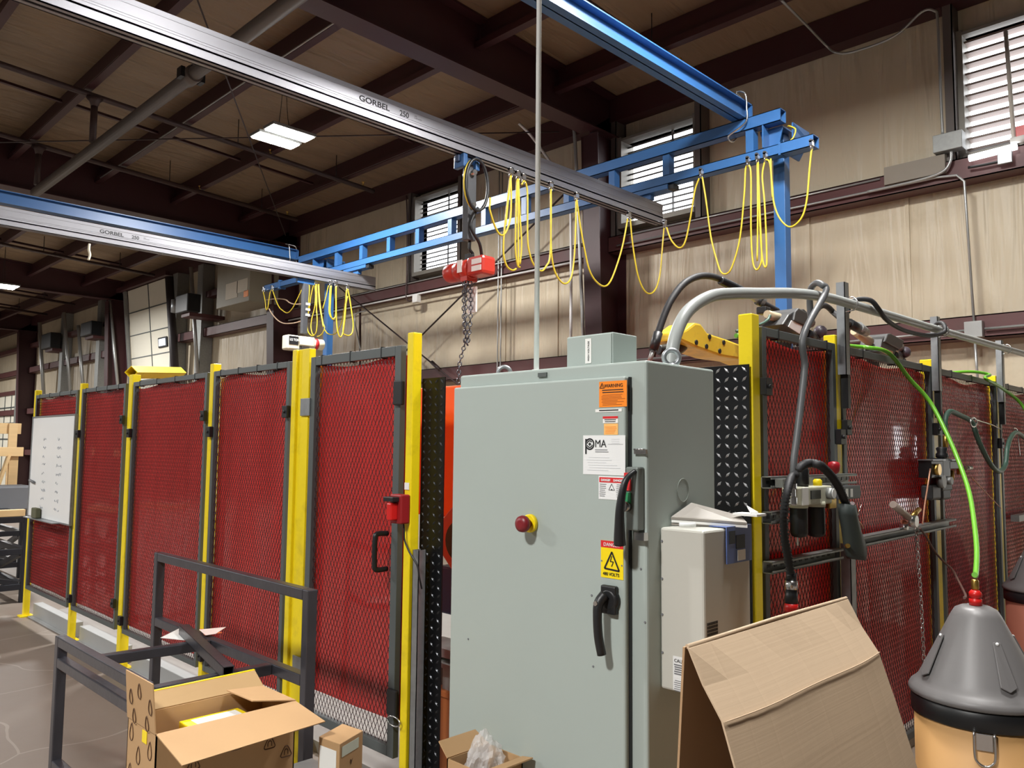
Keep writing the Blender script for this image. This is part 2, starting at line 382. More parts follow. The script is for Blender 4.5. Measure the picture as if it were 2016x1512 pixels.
# ---------------------------------------------------------------- world and lamps
wd = bpy.data.worlds.new('overcast'); SC.world = wd; wd.use_nodes = True
wd.node_tree.nodes['Background'].inputs[0].default_value = (.93,.96,1,1); wd.node_tree.nodes['Background'].inputs[1].default_value = 6
LEDM = emis('led_panel', (1,.98,.94,1), 60)
def highbay(x, y, z, power, label, size=.5):
    t = thing('high_bay_lamp', (x,y,z), label, 'lamp', 'high bay lamps')
    for s in (-1,1):
        MB().box(x-.27,x+.27,y+s*.16-.12,y+s*.16+.12,z+.015,z+.05).build('lamp_housing', GALVD, t, .006)
        MB().box(x-.25,x+.25,y+s*.16-.10,y+s*.16+.10,z+.004,z+.015).build('led_panel', LEDM, t)
    MB().box(x-.06,x+.06,y-.05,y+.05,z+.05,z+.1).build('driver_box', BLACK, t, .006)
    zr = roof(x)-.2
    MB().tube(smooth([(x,y-.2,z+.05),(x,y-.1,z+.2),(x,y,zr)],4),.004,6).tube(smooth([(x,y+.2,z+.05),(x,y+.1,z+.2),(x,y,zr)],4),.004,6).build('hanging_wire', BLACK, t)
    ld = bpy.data.lights.new('high_bay_light', 'AREA'); ld.shape = 'RECTANGLE'; ld.size = .56; ld.size_y = .56; ld.energy = power; ld.color = (1,.98,.95)
    l = bpy.data.objects.new('high_bay_light', ld); COL.objects.link(l); l.parent = t; l.location = (0,0,-.01)
    return t
LP = 330
highbay(4.46,8.2,5.12,LP,'bright two panel high bay lamp hanging under the roof left of the maroon rafter')
highbay(4.45,20.4,5.05,LP*1.3,'far high bay lamp glaring at the left edge of the picture')
highbay(4.4,2.1,5.12,LP*.55,'high bay lamp just above the picture over the welding cell')
highbay(2.5,.75,5.12,LP*.34,'unseen high bay lamp added above the wire drums to brighten the cardboard')  # added fill lamp out of view, lights the cardboard and drum lids
highbay(-2.6,1.2,5.12,LP*1.25,'high bay lamp behind the camera facing the grey cabinet')
highbay(-2.6,8.6,5.12,LP*1.1,'high bay lamp to the left of the camera over the shop aisle')
highbay(-2.6,19,5.12,LP*2,'far high bay lamp over the shop aisle')
highbay(2.6,33,5.12,LP*2.4,'unseen farthest high bay lamp added to brighten the far wall')  # extra lamp outside the view, put in to light the far door
# ---------------------------------------------------------------- camera
cd = bpy.data.cameras.new('camera'); cam = bpy.data.objects.new('camera', cd); COL.objects.link(cam)
cd.sensor_width = 36; cd.lens = F_/W_*36; cd.clip_start = .05; cd.clip_end = 200
cam.matrix_world = Matrix(((CR.x,CU.x,-CF.x,CAM.x),(CR.y,CU.y,-CF.y,CAM.y),(CR.z,CU.z,-CF.z,CAM.z),(0,0,0,1)))
SC.camera = cam
SC.view_settings.view_transform = 'Standard'; SC.view_settings.look = 'None'; SC.view_settings.gamma = 1; SC.view_settings.exposure = 0
SC.view_settings.use_curve_mapping = False
# ================================================================ WELDING CELL FENCE
def mesh_strands(mb, o, u, w, h, nrm, cell=.027, tall=.05, sw=.0025, th=.0018):
    # expanded metal: zigzag strands in the plane spanned by u (across) and z, from corner o
    o, u, nrm = V(o), V(u), V(nrm); n = int(2*w/cell); a = cell/4; ns = int(h/(tall/2)); dz = h/ns; dw = w/n; hw = sw/2
    for i in range(n):
        yc = dw*(i+.5); vs = []; fs = []
        for k in range(ns+1):
            y = yc+(a if (k+i) % 2 else -a); p = o+u*y+V((0,0,k*dz))
            vs += [p-u*hw, p+u*hw, p+u*hw+nrm*th, p-u*hw+nrm*th]
        for k in range(ns):
            b = 4*k
            for j in range(4): fs.append((b+j, b+(j+1)%4, b+4+(j+1)%4, b+4+j))
        mb._add(vs, fs)
    return mb
def curtain_sheet(mb, o, u, w, z0, z1, nrm, seed, amp=.007):
    rnd = random.Random(seed); o, u, nrm = V(o), V(u), V(nrm); nx, nz = 28, 40
    ph = [rnd.uniform(0,6.28) for _ in range(6)]; fr = [rnd.uniform(5,16) for _ in range(3)]
    def d(s, z):
        t = (z-z0)/(z1-z0)
        return amp*(math.sin(fr[0]*s+ph[0]+1.2*z)+.6*math.sin(fr[1]*s+ph[1]-.8*z)+.5*math.sin(9*z+ph[2])*(t**3)+.8*math.sin(30*s+ph[3])*max(0,t-.9)*8)
    vs = []; fs = []
    for side in (0,1):
        for j in range(nz+1):
            for i in range(nx+1):
                s = w*i/nx; z = z0+(z1-z0)*j/nz
                if j == nz: z += .012*math.sin(9*s+ph[4])
                vs.append(o+u*s+V((0,0,z))+nrm*(d(s,z)+side*.0012))
    m = (nx+1)*(nz+1)
    for side in (0,1):
        for j in range(nz):
            for i in range(nx):
                b = side*m+j*(nx+1)+i; q = (b,b+1,b+nx+2,b+nx+1); fs.append(q if side else q[::-1])
    mb._add(vs, fs, True); return mb
def panel(name, label, cat, o, u, w, z0, z1, out, seed, hem=.02, fr=.032, group=None, ties=4, amp=.004):
    # o: lower corner of the panel on the fence plane, u: along the fence, out: towards the shop
    o, u, out = V(o), V(u), V(out); t = thing(name, (o.x+u.x*w/2,o.y+u.y*w/2,0), label, cat, group)
    f = MB(); dep = .03
    def seg(s0, s1, a, b):
        c = o+u*((s0+s1)/2)+V((0,0,(a+b)/2))+out*(dep/2); f.obox(c, u, (0,0,1), out, (s1-s0)/2, (b-a)/2, dep/2)
    seg(0,fr,z0,z1); seg(w-fr,w,z0,z1); seg(fr,w-fr,z1-fr,z1); seg(fr,w-fr,z0,z0+fr)
    f.build('frame', DKFRAME, t, .002)
    m = MB(); mesh_strands(m, o+u*fr+V((0,0,z0+fr))+out*.012, u, w-2*fr, z1-z0-2*fr, out); m.build('mesh_infill', MESHM, t)
    c = MB(); curtain_sheet(c, o+u*.004+out*-.010, u, w-.008, z0+fr+hem, z1-fr-.006, out*-1, seed, amp); c.build('curtain', CURT, t)
    for k in range(ties):
        p = o+u*(w*(k+.6)/ties)+V((0,0,z1-fr/2))+out*(dep/2)
        MB().obox(p, u, (0,0,1), out, .003, fr/2+.005, dep/2+.002).build('cable_tie', BLACK, t)
    return t
def clip(t, c, u, out):
    c, u, out = V(c), V(u), V(out); m = MB().obox(c, u, (0,0,1), out, .026, .032, .012).cyl(c, c+out*.02, .009, 8); m.build('bracket', BLACK, t, .003)
XL = 2.205; UY = (0,1,0); OX = (-1,0,0)
LP_ = [(7.30,8.50,'leftmost red curtain fence panel, behind the whiteboard'),
       (6.21,7.19,'narrow red curtain fence panel second from the left end'),
       (4.84,6.06,'wide red curtain fence panel in the middle of the left run'),
       (3.84,4.75,'red curtain fence panel next to the door, behind the welded steel frame')]
pans = []
for i, (y0, y1, lb) in enumerate(LP_):
    t = panel('weld_screen', lb, 'screen', (XL,y0,0), UY, y1-y0, .26, 2.05, OX, 11+i, group='red curtain fence panels')
    if i == 0: continue
    for z in ((1.78,.45) if i else (1.70,.42)): clip(t, (XL-.0435,y0+.0,z), UY, OX); clip(t, (XL-.0435,y1-.0,z-.1), UY, OX)
    pans.append(t)
# the hinged door of the cell
dr = panel('cell_gate', 'hinged red curtain door of the cell with black pull handle beside the tall yellow post', 'gate', (XL,2.87,0), UY, .76, .26, 2.055, OX, 31, hem=.09, fr=.045, ties=3)
dr['category'] = 'gate'
hg = MB()
for z in (1.80,): hg.box(XL-.038,XL-.03,3.62,3.71,z-.045,z+.045)
hg.build('hinge', GALV, dr, .002)
for z in (.50,): MB().box(XL-.038,XL-.03,3.62,3.71,z-.045,z+.045).build('hinge', GALV, dr, .002)
h = MB().tube(smooth([(XL-.03,2.94,1.215),(XL-.085,2.945,1.215),(XL-.095,2.945,1.19),(XL-.095,2.945,1.085),(XL-.085,2.945,1.06),(XL-.03,2.94,1.06)],4), .012, 8)
h.build('pull_handle', BLACK, dr)
for z in (1.84,.50): MB().box(XL-.05,XL-.03,2.835,2.90,z-.055,z+.055).build('latch_block', BLACK, dr, .006)
MB().tube([(XL-.052,2.84+.05*math.cos(a)*.9,.43+.02*math.sin(a)) for a in [i*math.pi/6 for i in range(13)]], .0035, 6).build('wire_ring', CHROME, dr)
# right-hand run, along X
YR = 1.425; UX = (1,0,0); OY = (0,-1,0)
RP = [(2.685,3.32,'narrow bright red fence panel behind the air filter unit'),(3.385,4.53,'wide dark red fence panel behind the pipe clamp bar and chain'),
      (4.635,5.745,'dark red fence panel behind the black wire reel'),(5.81,6.9,'dark red fence panel at the far right end')]
for i, (x0, x1, lb) in enumerate(RP):
    t = panel('weld_screen', lb, 'screen', (x0,YR,0), UX, x1-x0, .26, 2.05, OY, 51+i, group='red curtain fence panels', ties=3, amp=.0012)
    if i < 2: clip(t, (x0,YR-.0435,1.83 if i == 0 else 1.70), UX, OY)
    clip(t, (x1,YR-.0435,1.66 if i != 1 else 1.72), UX, OY)
def post(x0, x1, y0, y1, top, label, extra=None):
    t = thing('fence_post', ((x0+x1)/2,(y0+y1)/2,0), label, 'post', 'yellow fence posts')
    MB().box(x0,x1,y0,y1,.012,top).build('post_tube', YEL, t, .004)
    MB().box(x0-.03,x1+.03,y0-.03,y1+.03,0,.012).build('base_plate', YEL, t)
    return t
post(2.175,2.225,8.505,8.555,2.10,'yellow fence post at the far left end of the fence')
post(2.175,2.225,7.195,7.245,2.10,'yellow fence post just right of the whiteboard')
post(2.175,2.235,6.08,6.15,2.11,'yellow fence post beneath the hollow square tube on the fence top')
post(2.175,2.225,4.755,4.805,2.10,'yellow fence post behind the top bar of the welded frame')
p5 = post(2.165,2.215,3.757,3.80,2.105,'broad yellow post on the hinge side of the curtain door')
MB().box(2.178,2.215,3.65,3.757,.012,2.105).build('post_flange', YEL, p5, .003)
post(2.17,2.218,2.775,2.82,2.105,'tall yellow post between the curtain door and the black tread plate')
post(2.61,2.665,1.395,1.45,2.09,'yellow corner post beside the right tread plate')
post(3.327,3.378,1.40,1.45,2.09,'yellow post behind the first galvanised strut')
post(4.54,4.61,1.40,1.46,2.09,'yellow post behind the second galvanised strut')
post(5.752,5.802,1.40,1.45,2.09,'yellow post behind the third galvanised strut')
# white base rails under the left run
for i, (y0, y1, lb) in enumerate([(7.29,8.50,'pale steel floor rail under the whiteboard panel'),(6.20,7.20,'pale steel floor rail between the second and third yellow posts'),(4.83,6.07,'pale steel floor rail behind the welded frame'),(3.83,4.76,'pale steel floor rail left of the curtain door')]):
    tag(MB().box(2.24,2.32,y0+.035,y1-.04,0,.125).box(2.20,2.24,y0+.035,y1-.04,0,.012).build('floor_rail', mat('rail_white', S(166,168,168), .5, .2, .08), None, .004), lb, 'rail', 'floor rails')
tag(MB().box(2.36,6.9,1.62,8.35,.0,.06).build('cell_platform', mat('platform_grey', S(150,148,144), .6, .1, .1), None), 'pale grey plate floor inside the welding cell', 'platform')
# square tube lying along the fence top
tt = MB(); A = az(258,733,2.165); B = CAM+(az(356,734,2.165)-CAM)*1.16
dd_ = (B-A).normalized(); sa = dd_.cross(V((0,0,1))); p1_, p2_ = (sa+V((0,0,1))).normalized(), (sa-V((0,0,1))).normalized()
for n_ in (p1_, -p1_, p2_, -p2_): tt.bar(A+n_*.034, B+n_*.034, .072 if n_ in (p1_, -p1_) else .06, .005, p1_ if n_ in (p1_, -p1_) else p2_)
sq = tt.build('square_tube', YEL); tag(sq, 'open ended yellow square tube lying across the fence top', 'tube')
# tread plates
def tread(name, label, o, u, w, z0, z1, out, lug):
    o, u, out = V(o), V(u), V(out); c = o+u*(w/2)+V((0,0,(z0+z1)/2))
    root = thing(name, (o.x,o.y,z0), label, 'plate'); pl_ = MB(); t = MB()
    pl_.obox(c, u, (0,0,1), out, w/2, (z1-z0)/2, .003)
    p = .034; nx = int(w/p); nz = int((z1-z0)/p)
    for j in range(nz):
        for i in range(nx):
            q = o+u*(w*(i+.5)/nx)+V((0,0,z0+(j+.5)*(z1-z0)/nz))+out*.003
            sg = 1 if (i+j) % 2 else -1
            a = (u+V((0,0,sg*1.0))).normalized(); b = a.cross(out)
            P = [q-a*.014, q+b*.005, q+a*.014, q-b*.005]; r = q+out*.0045
            t._add([P[0],P[1],P[2],P[3],r-a*.006,r+a*.006], [(0,1,4),(1,2,5,4),(2,3,5),(3,0,4,5)])
    pl_.build('sheet', BLACKM, root); t.build('tread_pattern', lug, root); return root
tread('tread_plate', 'black diamond tread plate left of the grey cabinet', (2.25,2.65,0), UY, .155, .06, 1.905, OX, LUG2)
tread('tread_plate', 'black diamond tread plate between the cabinet and the yellow corner post', (2.595,1.40,0), UY, .42, .06, 1.905, OX, LUG)
# strut channel standing beside the tall yellow post
s = MB(); x0, y0 = 2.178, 2.722
s.box(x0,x0+.041,y0,y0+.003,.05,1.16).box(x0,x0+.003,y0,y0+.041,.05,1.16).box(x0,x0+.041,y0+.038,y0+.041,.05,1.16).box(x0+.038,x0+.041,y0,y0+.012,.05,1.16)
tag(s.build('strut_channel', GALV), 'upright strut channel fixed against the right side of the tall yellow post', 'strut')
# red safety interlock on the post
t = thing('safety_switch', (2.16,2.80,1.30), 'red interlock switch on the tall yellow post above the door handle', 'switch')
MB().box(2.12,2.168,2.775,2.855,1.27,1.395).build('switch_body', mat('dark_red', S(150,30,34), .45), t, .006)
MB().box(2.085,2.125,2.80,2.835,1.285,1.36).build('key_actuator', REDPL, t, .006)
MB().box(2.085,2.13,2.79,2.86,1.365,1.385).build('black_strip', BLACK, t, .003)
MB().tube(smooth([(2.15,2.795,1.27),(2.15,2.79,1.24),(2.15,2.785,1.20),(2.155,2.755,1.15),(2.165,2.715,1.10),(2.17,2.705,1.05),(2.19,2.712,1.0)],5), .004, 6).build('switch_cable', BLACK, t)
MB().box(2.166,2.169,2.785,2.815,1.415,1.445).build('white_tag', PAPER, t)
# whiteboard with eraser and marker
wbx = XL-.055
t = thing('whiteboard', (wbx,7.88,1.0), 'white dry wipe board with faint notes hanging on the leftmost red panel', 'whiteboard')
yl, yr, zb, zt = 8.55, 7.36, .99, 1.875
p0, p1 = ax(66,823,wbx), ax(147,920,wbx)
yl, yr, zb, zt = p0.y, max(p1.y,7.24), ax(62,1015,wbx).z, p0.z
MB().box(wbx,wbx+.012,yr,yl,zb,zt).build('board', WHITE, t)
f = MB()
for a in (yr-.012, yl-.004): f.box(wbx-.006,wbx+.014,a,a+.016,zb-.012,zt+.012)
f.box(wbx-.006,wbx+.014,yr,yl,zt,zt+.012).box(wbx-.006,wbx+.014,yr,yl,zb-.012,zb); f.build('board_frame', GALV, t)
MB().box(wbx-.06,wbx-.002,yr+.25,yl-.08,zb-.014,zb-.006).build('pen_tray', GALV, t)
sc = MB(); rn = random.Random(3)
for col, yy in ((0,.70),(1,.36)):
    for k in range(9):
        z = zt-.20-.075*k; ys0 = yr+(yl-yr)*yy
        pts = [(wbx-.0015, ys0-.010*j, z+rn.uniform(-.016,.016)) for j in range(rn.randint(6,15))]
        sc.tube(pts, .0013, 4)
sc.build('handwriting', mat('faint_ink', S(168,172,180), .7), t)
e = tag(MB().box(wbx-.05,wbx-.008,8.02,8.16,zb-.004,zb+.085).build('board_eraser', mat('felt_olive', S(92,92,70), .9), None, .008), 'dark felt eraser standing on the whiteboard tray', 'eraser')
mk = MB().cyl((wbx-.0135,8.26,1.245),(wbx-.0135,8.40,1.26),.012,10); tag(mk.build('marker_pen', mat('pen_grey', S(110,112,116), .5)), 'grey marker pen clipped to the lower left of the whiteboard', 'pen')
# ================================================================ BLUE CRANE FRAME, BRIDGES, HOISTS, FESTOONS
TX = 6.0
t = thing('crane_frame', (6.3,6.3,0), 'blue steel crane frame of columns, a ladder truss runway and two header beams', 'crane frame')
def hollow(mb, x0, x1, z0, z1, y0, y1, w=.006):
    mb.box(x0,x0+w,y0,y1,z0,z1).box(x1-w,x1,y0,y1,z0,z1).box(x0,x1,y0,y1,z0,z0+w).box(x0,x1,y0,y1,z1-w,z1)
u = MB(); hollow(u, TX, TX+.10, 4.28, 4.385, 2.93, 10.45); u.box(TX+.006,TX+.094,3.0,10.4,4.29,4.37); u.build('upper_chord', BLUE, t)
u = MB(); hollow(u, TX, TX+.10, 4.00, 4.085, 2.94, 11.2); u.box(TX+.006,TX+.094,3.05,11.1,4.01,4.075); u.build('lower_chord', BLUE, t)
u = MB(); hollow(u, TX-.004, TX+.104, 3.995, 4.09, 2.66, 2.94); u.box(TX-.006,TX+.106,2.93,2.95,3.99,4.095); u.build('end_sleeve', BLUE, t)
u = MB(); hollow(u, TX-.004, TX+.104, 3.995, 4.09, 11.0, 11.45); u.box(TX-.006,TX+.106,10.98,11.02,3.98,4.11); u.build('end_sleeve', BLUE, t)
for y in [9.46,8.86,8.25,7.66,7.05,6.47,5.84,5.24,4.66,4.04,3.21]:
    MB().box(TX+.01,TX+.09,y-.035,y+.035,4.085,4.28).build('truss_post', BLUE, t)
for y, z in ((3.06,4.6),(10.02,4.5)):
    c = MB().box(6.22,6.32,y-.05,y+.05,.074,4.26).box(6.12,6.42,y-.15,y+.15,.062,.074); c.build('column', BLUE, t, .004)
    b = MB().box(6.10,6.46,y-.10,y+.10,4.262,4.275)
    b.prism([(6.10,y-.10,4.26),(6.10,y+.10,4.26),(6.10,y+.06,4.09),(6.10,y-.06,4.09)], (.012,0,0))
    b.prism([(6.10,y-.19,4.275),(6.10,y-.19,4.15),(6.22,y-.1,4.05),(6.40,y-.1,4.05),(6.40,y-.19,4.2),(6.40,y-.19,4.275)], (0,.012,0))
    b.box(6.0,6.4,y+.02,y+.032,4.09,4.28); b.build('bracket', BLUE, t)
for y in (3.30, 10.72):
    b = MB(); x0, x1 = -4.5, 6.12; z0 = 4.388; hb = .15; w = .065
    b.box(x0,x1,y-.005,y+.005,z0,z0+hb).box(x0,x1,y-w,y+w,z0,z0+.010).box(x0,x1,y-w,y+w,z0+hb-.010,z0+hb)
    b.box(x1-.015,x1,y-w,y+w,z0,z0+hb); b.build('header_beam', BLUE, t)
# hidden second runway on the camera side carries the other bridge ends
t2 = t
b = MB(); hollow(b, -4.5, -4.4, 4.28, 4.385, 2.93, 10.9); b.build('upper_chord', BLUE, t2)
b = MB(); hollow(b, -4.5, -4.4, 4.0, 4.085, 2.66, 11.2); b.build('lower_chord', BLUE, t2)
for y in (3.06, 10.02): MB().box(-4.8,-4.7,y-.05,y+.05,0,4.26).build('column', BLUE, t2); MB().box(-4.8,-4.4,y-.04,y+.04,4.2,4.28).build('bracket', BLUE, t2)
for k in range(12): y = 3.2+.64*k; MB().box(-4.49,-4.41,y-.035,y+.035,4.085,4.28).build('truss_post', BLUE, t2)
# safety loop wires at the header joints
for y, lb in ((3.30,'thin safety cable looped round the right blue header joint'),(10.72,'thin safety cable looped round the left blue header joint')):
    lp = smooth([(5.93,y-.02,4.60),(5.935,y-.095,4.57),(5.95,y-.10,4.45),(5.96,y-.085,4.33),(5.95,y+.07,4.25),(6.05,y+.09,4.235),(6.16,y+.10,4.33),(6.17,y+.10,4.48),(6.12,y+.03,4.60)], 5, True)
    tag(MB().tube(lp, .008, 6, closed=True).build('safety_cable', CHROME), lb, 'cable')
def bridge(yc, label, x1):
    t = thing('bridge_rail', (1,yc,3.72), label, 'rail', 'aluminium crane bridges')
    z0, z1, w = 3.72, 3.905, .045; x0 = -4.7
    b = MB().box(x0,x1,yc-w+.002,yc+w-.002,z0+.062,z1-.03).box(x0,x1,yc-w+.012,yc+w-.012,z0+.02,z0+.062)
    b.box(x0,x1,yc-w,yc+w,z1-.03,z1-.022).box(x0,x1,yc-w,yc-w+.012,z1-.022,z1).box(x0,x1,yc+w-.012,yc+w,z1-.022,z1)
    b.box(x0,x1,yc-w,yc+w,z0+.05,z0+.062).box(x0,x1,yc-w,yc-w+.008,z0,z0+.062).box(x0,x1,yc+w-.008,yc+w,z0,z0+.062)
    b.box(x0,x1,yc-w,yc+w,z0+.082,z0+.085).box(x0,x1,yc-w,yc+w,z0+.096,z0+.098).box(x0,x1,yc-w,yc-.012,z0,z0+.006).box(x0,x1,yc+.012,yc+w,z0,z0+.006)
    b.build('rail_extrusion', ALU, t)
    MB().box(x1,x1+.004,yc-w+.006,yc+w-.006,z0+.02,z1-.02).build('end_cap', GALVD, t)
    e = MB().box(TX-.005,TX+.105,yc-.26,yc+.26,3.955,3.998).box(TX+.02,TX+.08,yc-.06,yc+.06,3.905,3.955); e.build('end_truck', BLUE, t, .003)
    for s in (-1,1): MB().box(TX+.005,TX+.095,yc+s*.29-.03,yc+s*.29+.03,3.945,3.99).build('bumper', BLACK, t, .004)
    for s in (-1,1): MB().cyl((TX+.05,yc+s*.03,3.905),(TX+.05,yc+s*.03,3.93),.012,8).build('bolt', CHROME, t)
    return t
B1 = bridge(4.275, 'nearer aluminium bridge rail crossing the picture in front of the cables', 6.24)
B2 = bridge(8.99, 'farther aluminium bridge rail at the left, with a bright lamp reflection', 6.32)
for B, yc, p in ((B1,4.2315,ay(707,196,4.23)),(B2,8.9465,ay(196,460,8.945))):
    x = p.x; yy = yc
    text('GORBEL', .052, (x,yy,3.822), SX, SZ, INK, B, bold=.0012, width=1.25)
    text('250', .052, (x+.325,yy,3.822), SX, SZ, INK, B, bold=.001)
    text('LBS.\nCAPACITY', .014, (x+.45,yy,3.85), SX, SZ, GREYINK, B)
# hoist on the near bridge
Yh = 4.275
t = thing('chain_hoist', (3.84,Yh,3.70), 'red chain hoist hanging from the nearer bridge rail', 'hoist')
for s in (-.06,.06):
    MB().box(3.80+s-.02,3.80+s+.02,Yh-.055,Yh+.055,3.62,3.718).build('trolley', BLUE, t, .006)
MB().box(3.70,3.9,Yh-.02,Yh+.02,3.66,3.71).build('trolley_plate', mat('dark_blue', S(38,62,96), .45), t, .004)
MB().box(3.79,3.87,Yh-.03,Yh+.03,3.10,3.66).build('suspension_bar', mat('dark_tube', S(74,76,80), .45, .2), t, .004)
MB().cyl((3.83,Yh-.06,3.60),(3.83,Yh+.06,3.60),.02,12).cyl((3.83,Yh-.06,3.36),(3.83,Yh+.06,3.36),.016,12).build('pin', CHROME, t)
cl = []
for k in range(2):
    cl.append([(3.83+.12*math.cos(a)*(1-.1*k)+.0, Yh-.07-.01*k, 3.50+.19*math.sin(a)) for a in [i*math.pi/12 for i in range(24)]])
MB().tube(cl[0], .007, 6, closed=True).build('coiled_cable', CORD, t); MB().tube(cl[1], .012, 6, closed=True).build('coiled_cable', BLACK, t)
MB().tube(smooth([(3.86,Yh-.06,3.34),(3.80,Yh-.05,3.2),(3.88,Yh-.06,3.08),(3.95,Yh-.02,2.98),(4.0,Yh-.02,2.97)],5),.012,8).build('power_cable', BLACK, t)
m = MB().tube(smooth([(3.84,Yh,3.10),(3.84,Yh,3.04),(3.87,Yh,3.01),(3.85,Yh,2.98),(3.82,Yh,3.0)],5), .011, 8).box(3.81,3.87,Yh-.02,Yh+.02,2.955,3.0); m.build('hook', BLACK, t)
# hoist body lies along the wall direction
hx, hz = 3.84, 2.89
b = MB().lathe([(.05,-.30),(.062,-.295),(.068,-.28),(.068,-.03),(.072,-.028),(.072,.02)], (hx,Yh+.02,hz), 24, (0,-1,0)); 
bb = MB().lathe([(.05,-.005),(.064,0),(.07,.02),(.07,.10),(.067,.103),(.067,.108),(.07,.11),(.07,.19)], (hx,Yh+.23,hz), 24, (0,-1,0))
bb.build('motor_housing', REDP, t)
MB().lathe([(.066,0),(.076,.008),(.076,.075),(.066,.08)], (hx,Yh+.045,hz), 24, (0,-1,0)).box(hx-.05,hx+.05,Yh-.03,Yh+.04,hz-.09,hz-.03).build('gear_housing', REDP, t)
MB().box(hx-.07,hx+.07,Yh-.21,Yh-.035,hz-.065,hz+.072).build('control_housing', REDP, t, .025)
MB().box(hx-.0765,hx-.072,Yh+.0,Yh+.05,hz-.03,hz+.06).build('data_plate', PAPER, t)
for z in (.008,-.042): MB().box(hx-.072,hx-.0698,Yh-.20,Yh-.10,hz+z,hz+z+.038).build('warning_label', PAPER, t)
def chain(pts, r, wire, pitch, name, m, parent, hang=None):
    P = smooth(pts, 8); d = [0]
    for a, b in zip(P[:-1], P[1:]): d.append(d[-1]+(b-a).length)
    mb = MB(); n = int(d[-1]/pitch); j = 0
    for k in range(n):
        s = (k+.5)*pitch
        while j < len(d)-2 and d[j+1] < s: j += 1
        f = (s-d[j])/max(1e-9, d[j+1]-d[j]); c = P[j].lerp(P[j+1], f); tv = (P[j+1]-P[j]).normalized()
        a = tv.orthogonal().normalized(); bv = tv.cross(a); q = a if k % 2 else bv
        ring = [c+tv*(pitch*.62*math.sin(th))+q*(r*math.cos(th)) for th in [i*math.pi/4 for i in range(8)]]
        mb.tube(ring, wire, 4, closed=True)
    return mb.build(name, m, parent)
CHM = mat('dark_chain', S(88,88,94), .35, .7)
chain([(3.80,Yh-.01,2.80),(3.79,Yh-.02,2.5),(3.80,Yh-.01,2.36),(3.76,Yh,2.2),(3.75,Yh,2.05)], .013, .0045, .03, 'load_chain', CHM, t)
chain([(3.83,Yh-.02,2.80),(3.83,Yh-.03,2.55),(3.80,Yh-.03,2.34),(3.81,Yh+.02,2.55),(3.82,Yh+.03,2.80)], .013, .0045, .03, 'slack_chain', CHM, t)
MB().box(3.88,3.895,Yh-.03,Yh+.06,2.58,2.77).build('hoist_tag', PAPER, t, .004)
# cream hoist on the far bridge
Yg = 8.99; hx = 5.27; hz = 2.90
t = thing('chain_hoist', (hx,Yg,3.70), 'cream half ton hoist with a red band hanging from the farther bridge rail', 'hoist')
MB().box(hx-.12,hx+.12,Yg-.02,Yg+.02,3.66,3.718).build('trolley', BLUE, t)
MB().box(hx-.035,hx+.035,Yg-.03,Yg+.03,3.02,3.66).build('suspension_bar', mat('dark_tube', S(74,76,80), .45, .2), t, .004)
for z in (3.40,3.33,3.26): MB().box(hx+.0,hx+.06,Yg-.035,Yg+.035,z-.014,z+.014).build('tape_band', PAPER, t)
MB().box(hx-.27,hx-.10,Yg-.09,Yg+.06,hz-.11,hz+.075).build('control_housing', CREAM, t, .02)
MB().box(hx-.10,hx+.12,Yg-.075,Yg+.06,hz-.045,hz+.075).build('gear_housing', CREAM, t, .012)
MB().lathe([(.05,.0),(.07,.005),(.07,.22),(.05,.235)], (hx+.05,Yg,hz), 20, (1,0,0)).build('motor_housing', CREAM, t)
MB().lathe([(.0715,0),(.0715,.05)], (hx+.14,Yg,hz), 20, (1,0,0)).build('red_band', SIGNR, t)
s = MB().box(hx-.255,hx-.125,Yg-.094,Yg-.0905,hz-.045,hz+.06).build('rating_plate', INK, t); text('1/2 TON', .042, (hx-.25,Yg-.096,hz+.0), SX, SZ, WHITE, t, bold=.001, width=.85)
MB().box(hx-.05,hx+.06,Yg-.05,Yg+.04,hz-.14,hz-.045).build('chain_guide', GALVD, t)
MB().box(hx-.12,hx+.02,Yg-.06,Yg+.06,hz-.36,hz-.17).build('chain_bucket', BLACK, t, .01)
MB().bar((hx-.05,Yg,hz-.17),(hx-.05,Yg,hz-.13),.03).build('bucket_strap', BLACK, t)
chain([(hx+.04,Yg,hz-.12),(hx+.04,Yg,hz-.6),(hx+.03,Yg,hz-1.0)], .014, .005, .035, 'load_chain', CHM, t)
# festoon cables: loops of flat yellow cable under little trolleys
def festoon(label, name, loops, conv, hooks, r=.0075, m=CORD):
    pts0 = conv(*loops[0][0]); t = thing(name, pts0, label, 'cable', 'yellow festoon cables')
    for lp in loops: MB().tube(smooth([conv(*p) for p in lp], 5), r, 6).build('cable_loop', m, t)
    for h in hooks:
        c = conv(*h); k = MB().box(c.x-.02,c.x+.02,c.y-.012,c.y+.012,c.z+.012,c.z+.05).cyl(c+V((-.02,0,.05)),c+V((.02,0,.05)),.015,10).tube([c+V((.018*math.cos(a),0,.018*math.sin(a)-.004)) for a in [i*math.pi/5 for i in range(10)]],.006,5,closed=True)
        k.build('cable_trolley', CHROME, t)
    return t
z6 = lambda x, y: (860+.2976*x, 300+.2976*y)
z3 = lambda x, y: (1316+.3472*x, .3472*y)
z5 = lambda x, y: (500+.1091*x, 540+.1091*y)
cb = lambda px, py: ay(px, py, 4.20)
ct = lambda px, py: ax(px, py, 5.96)
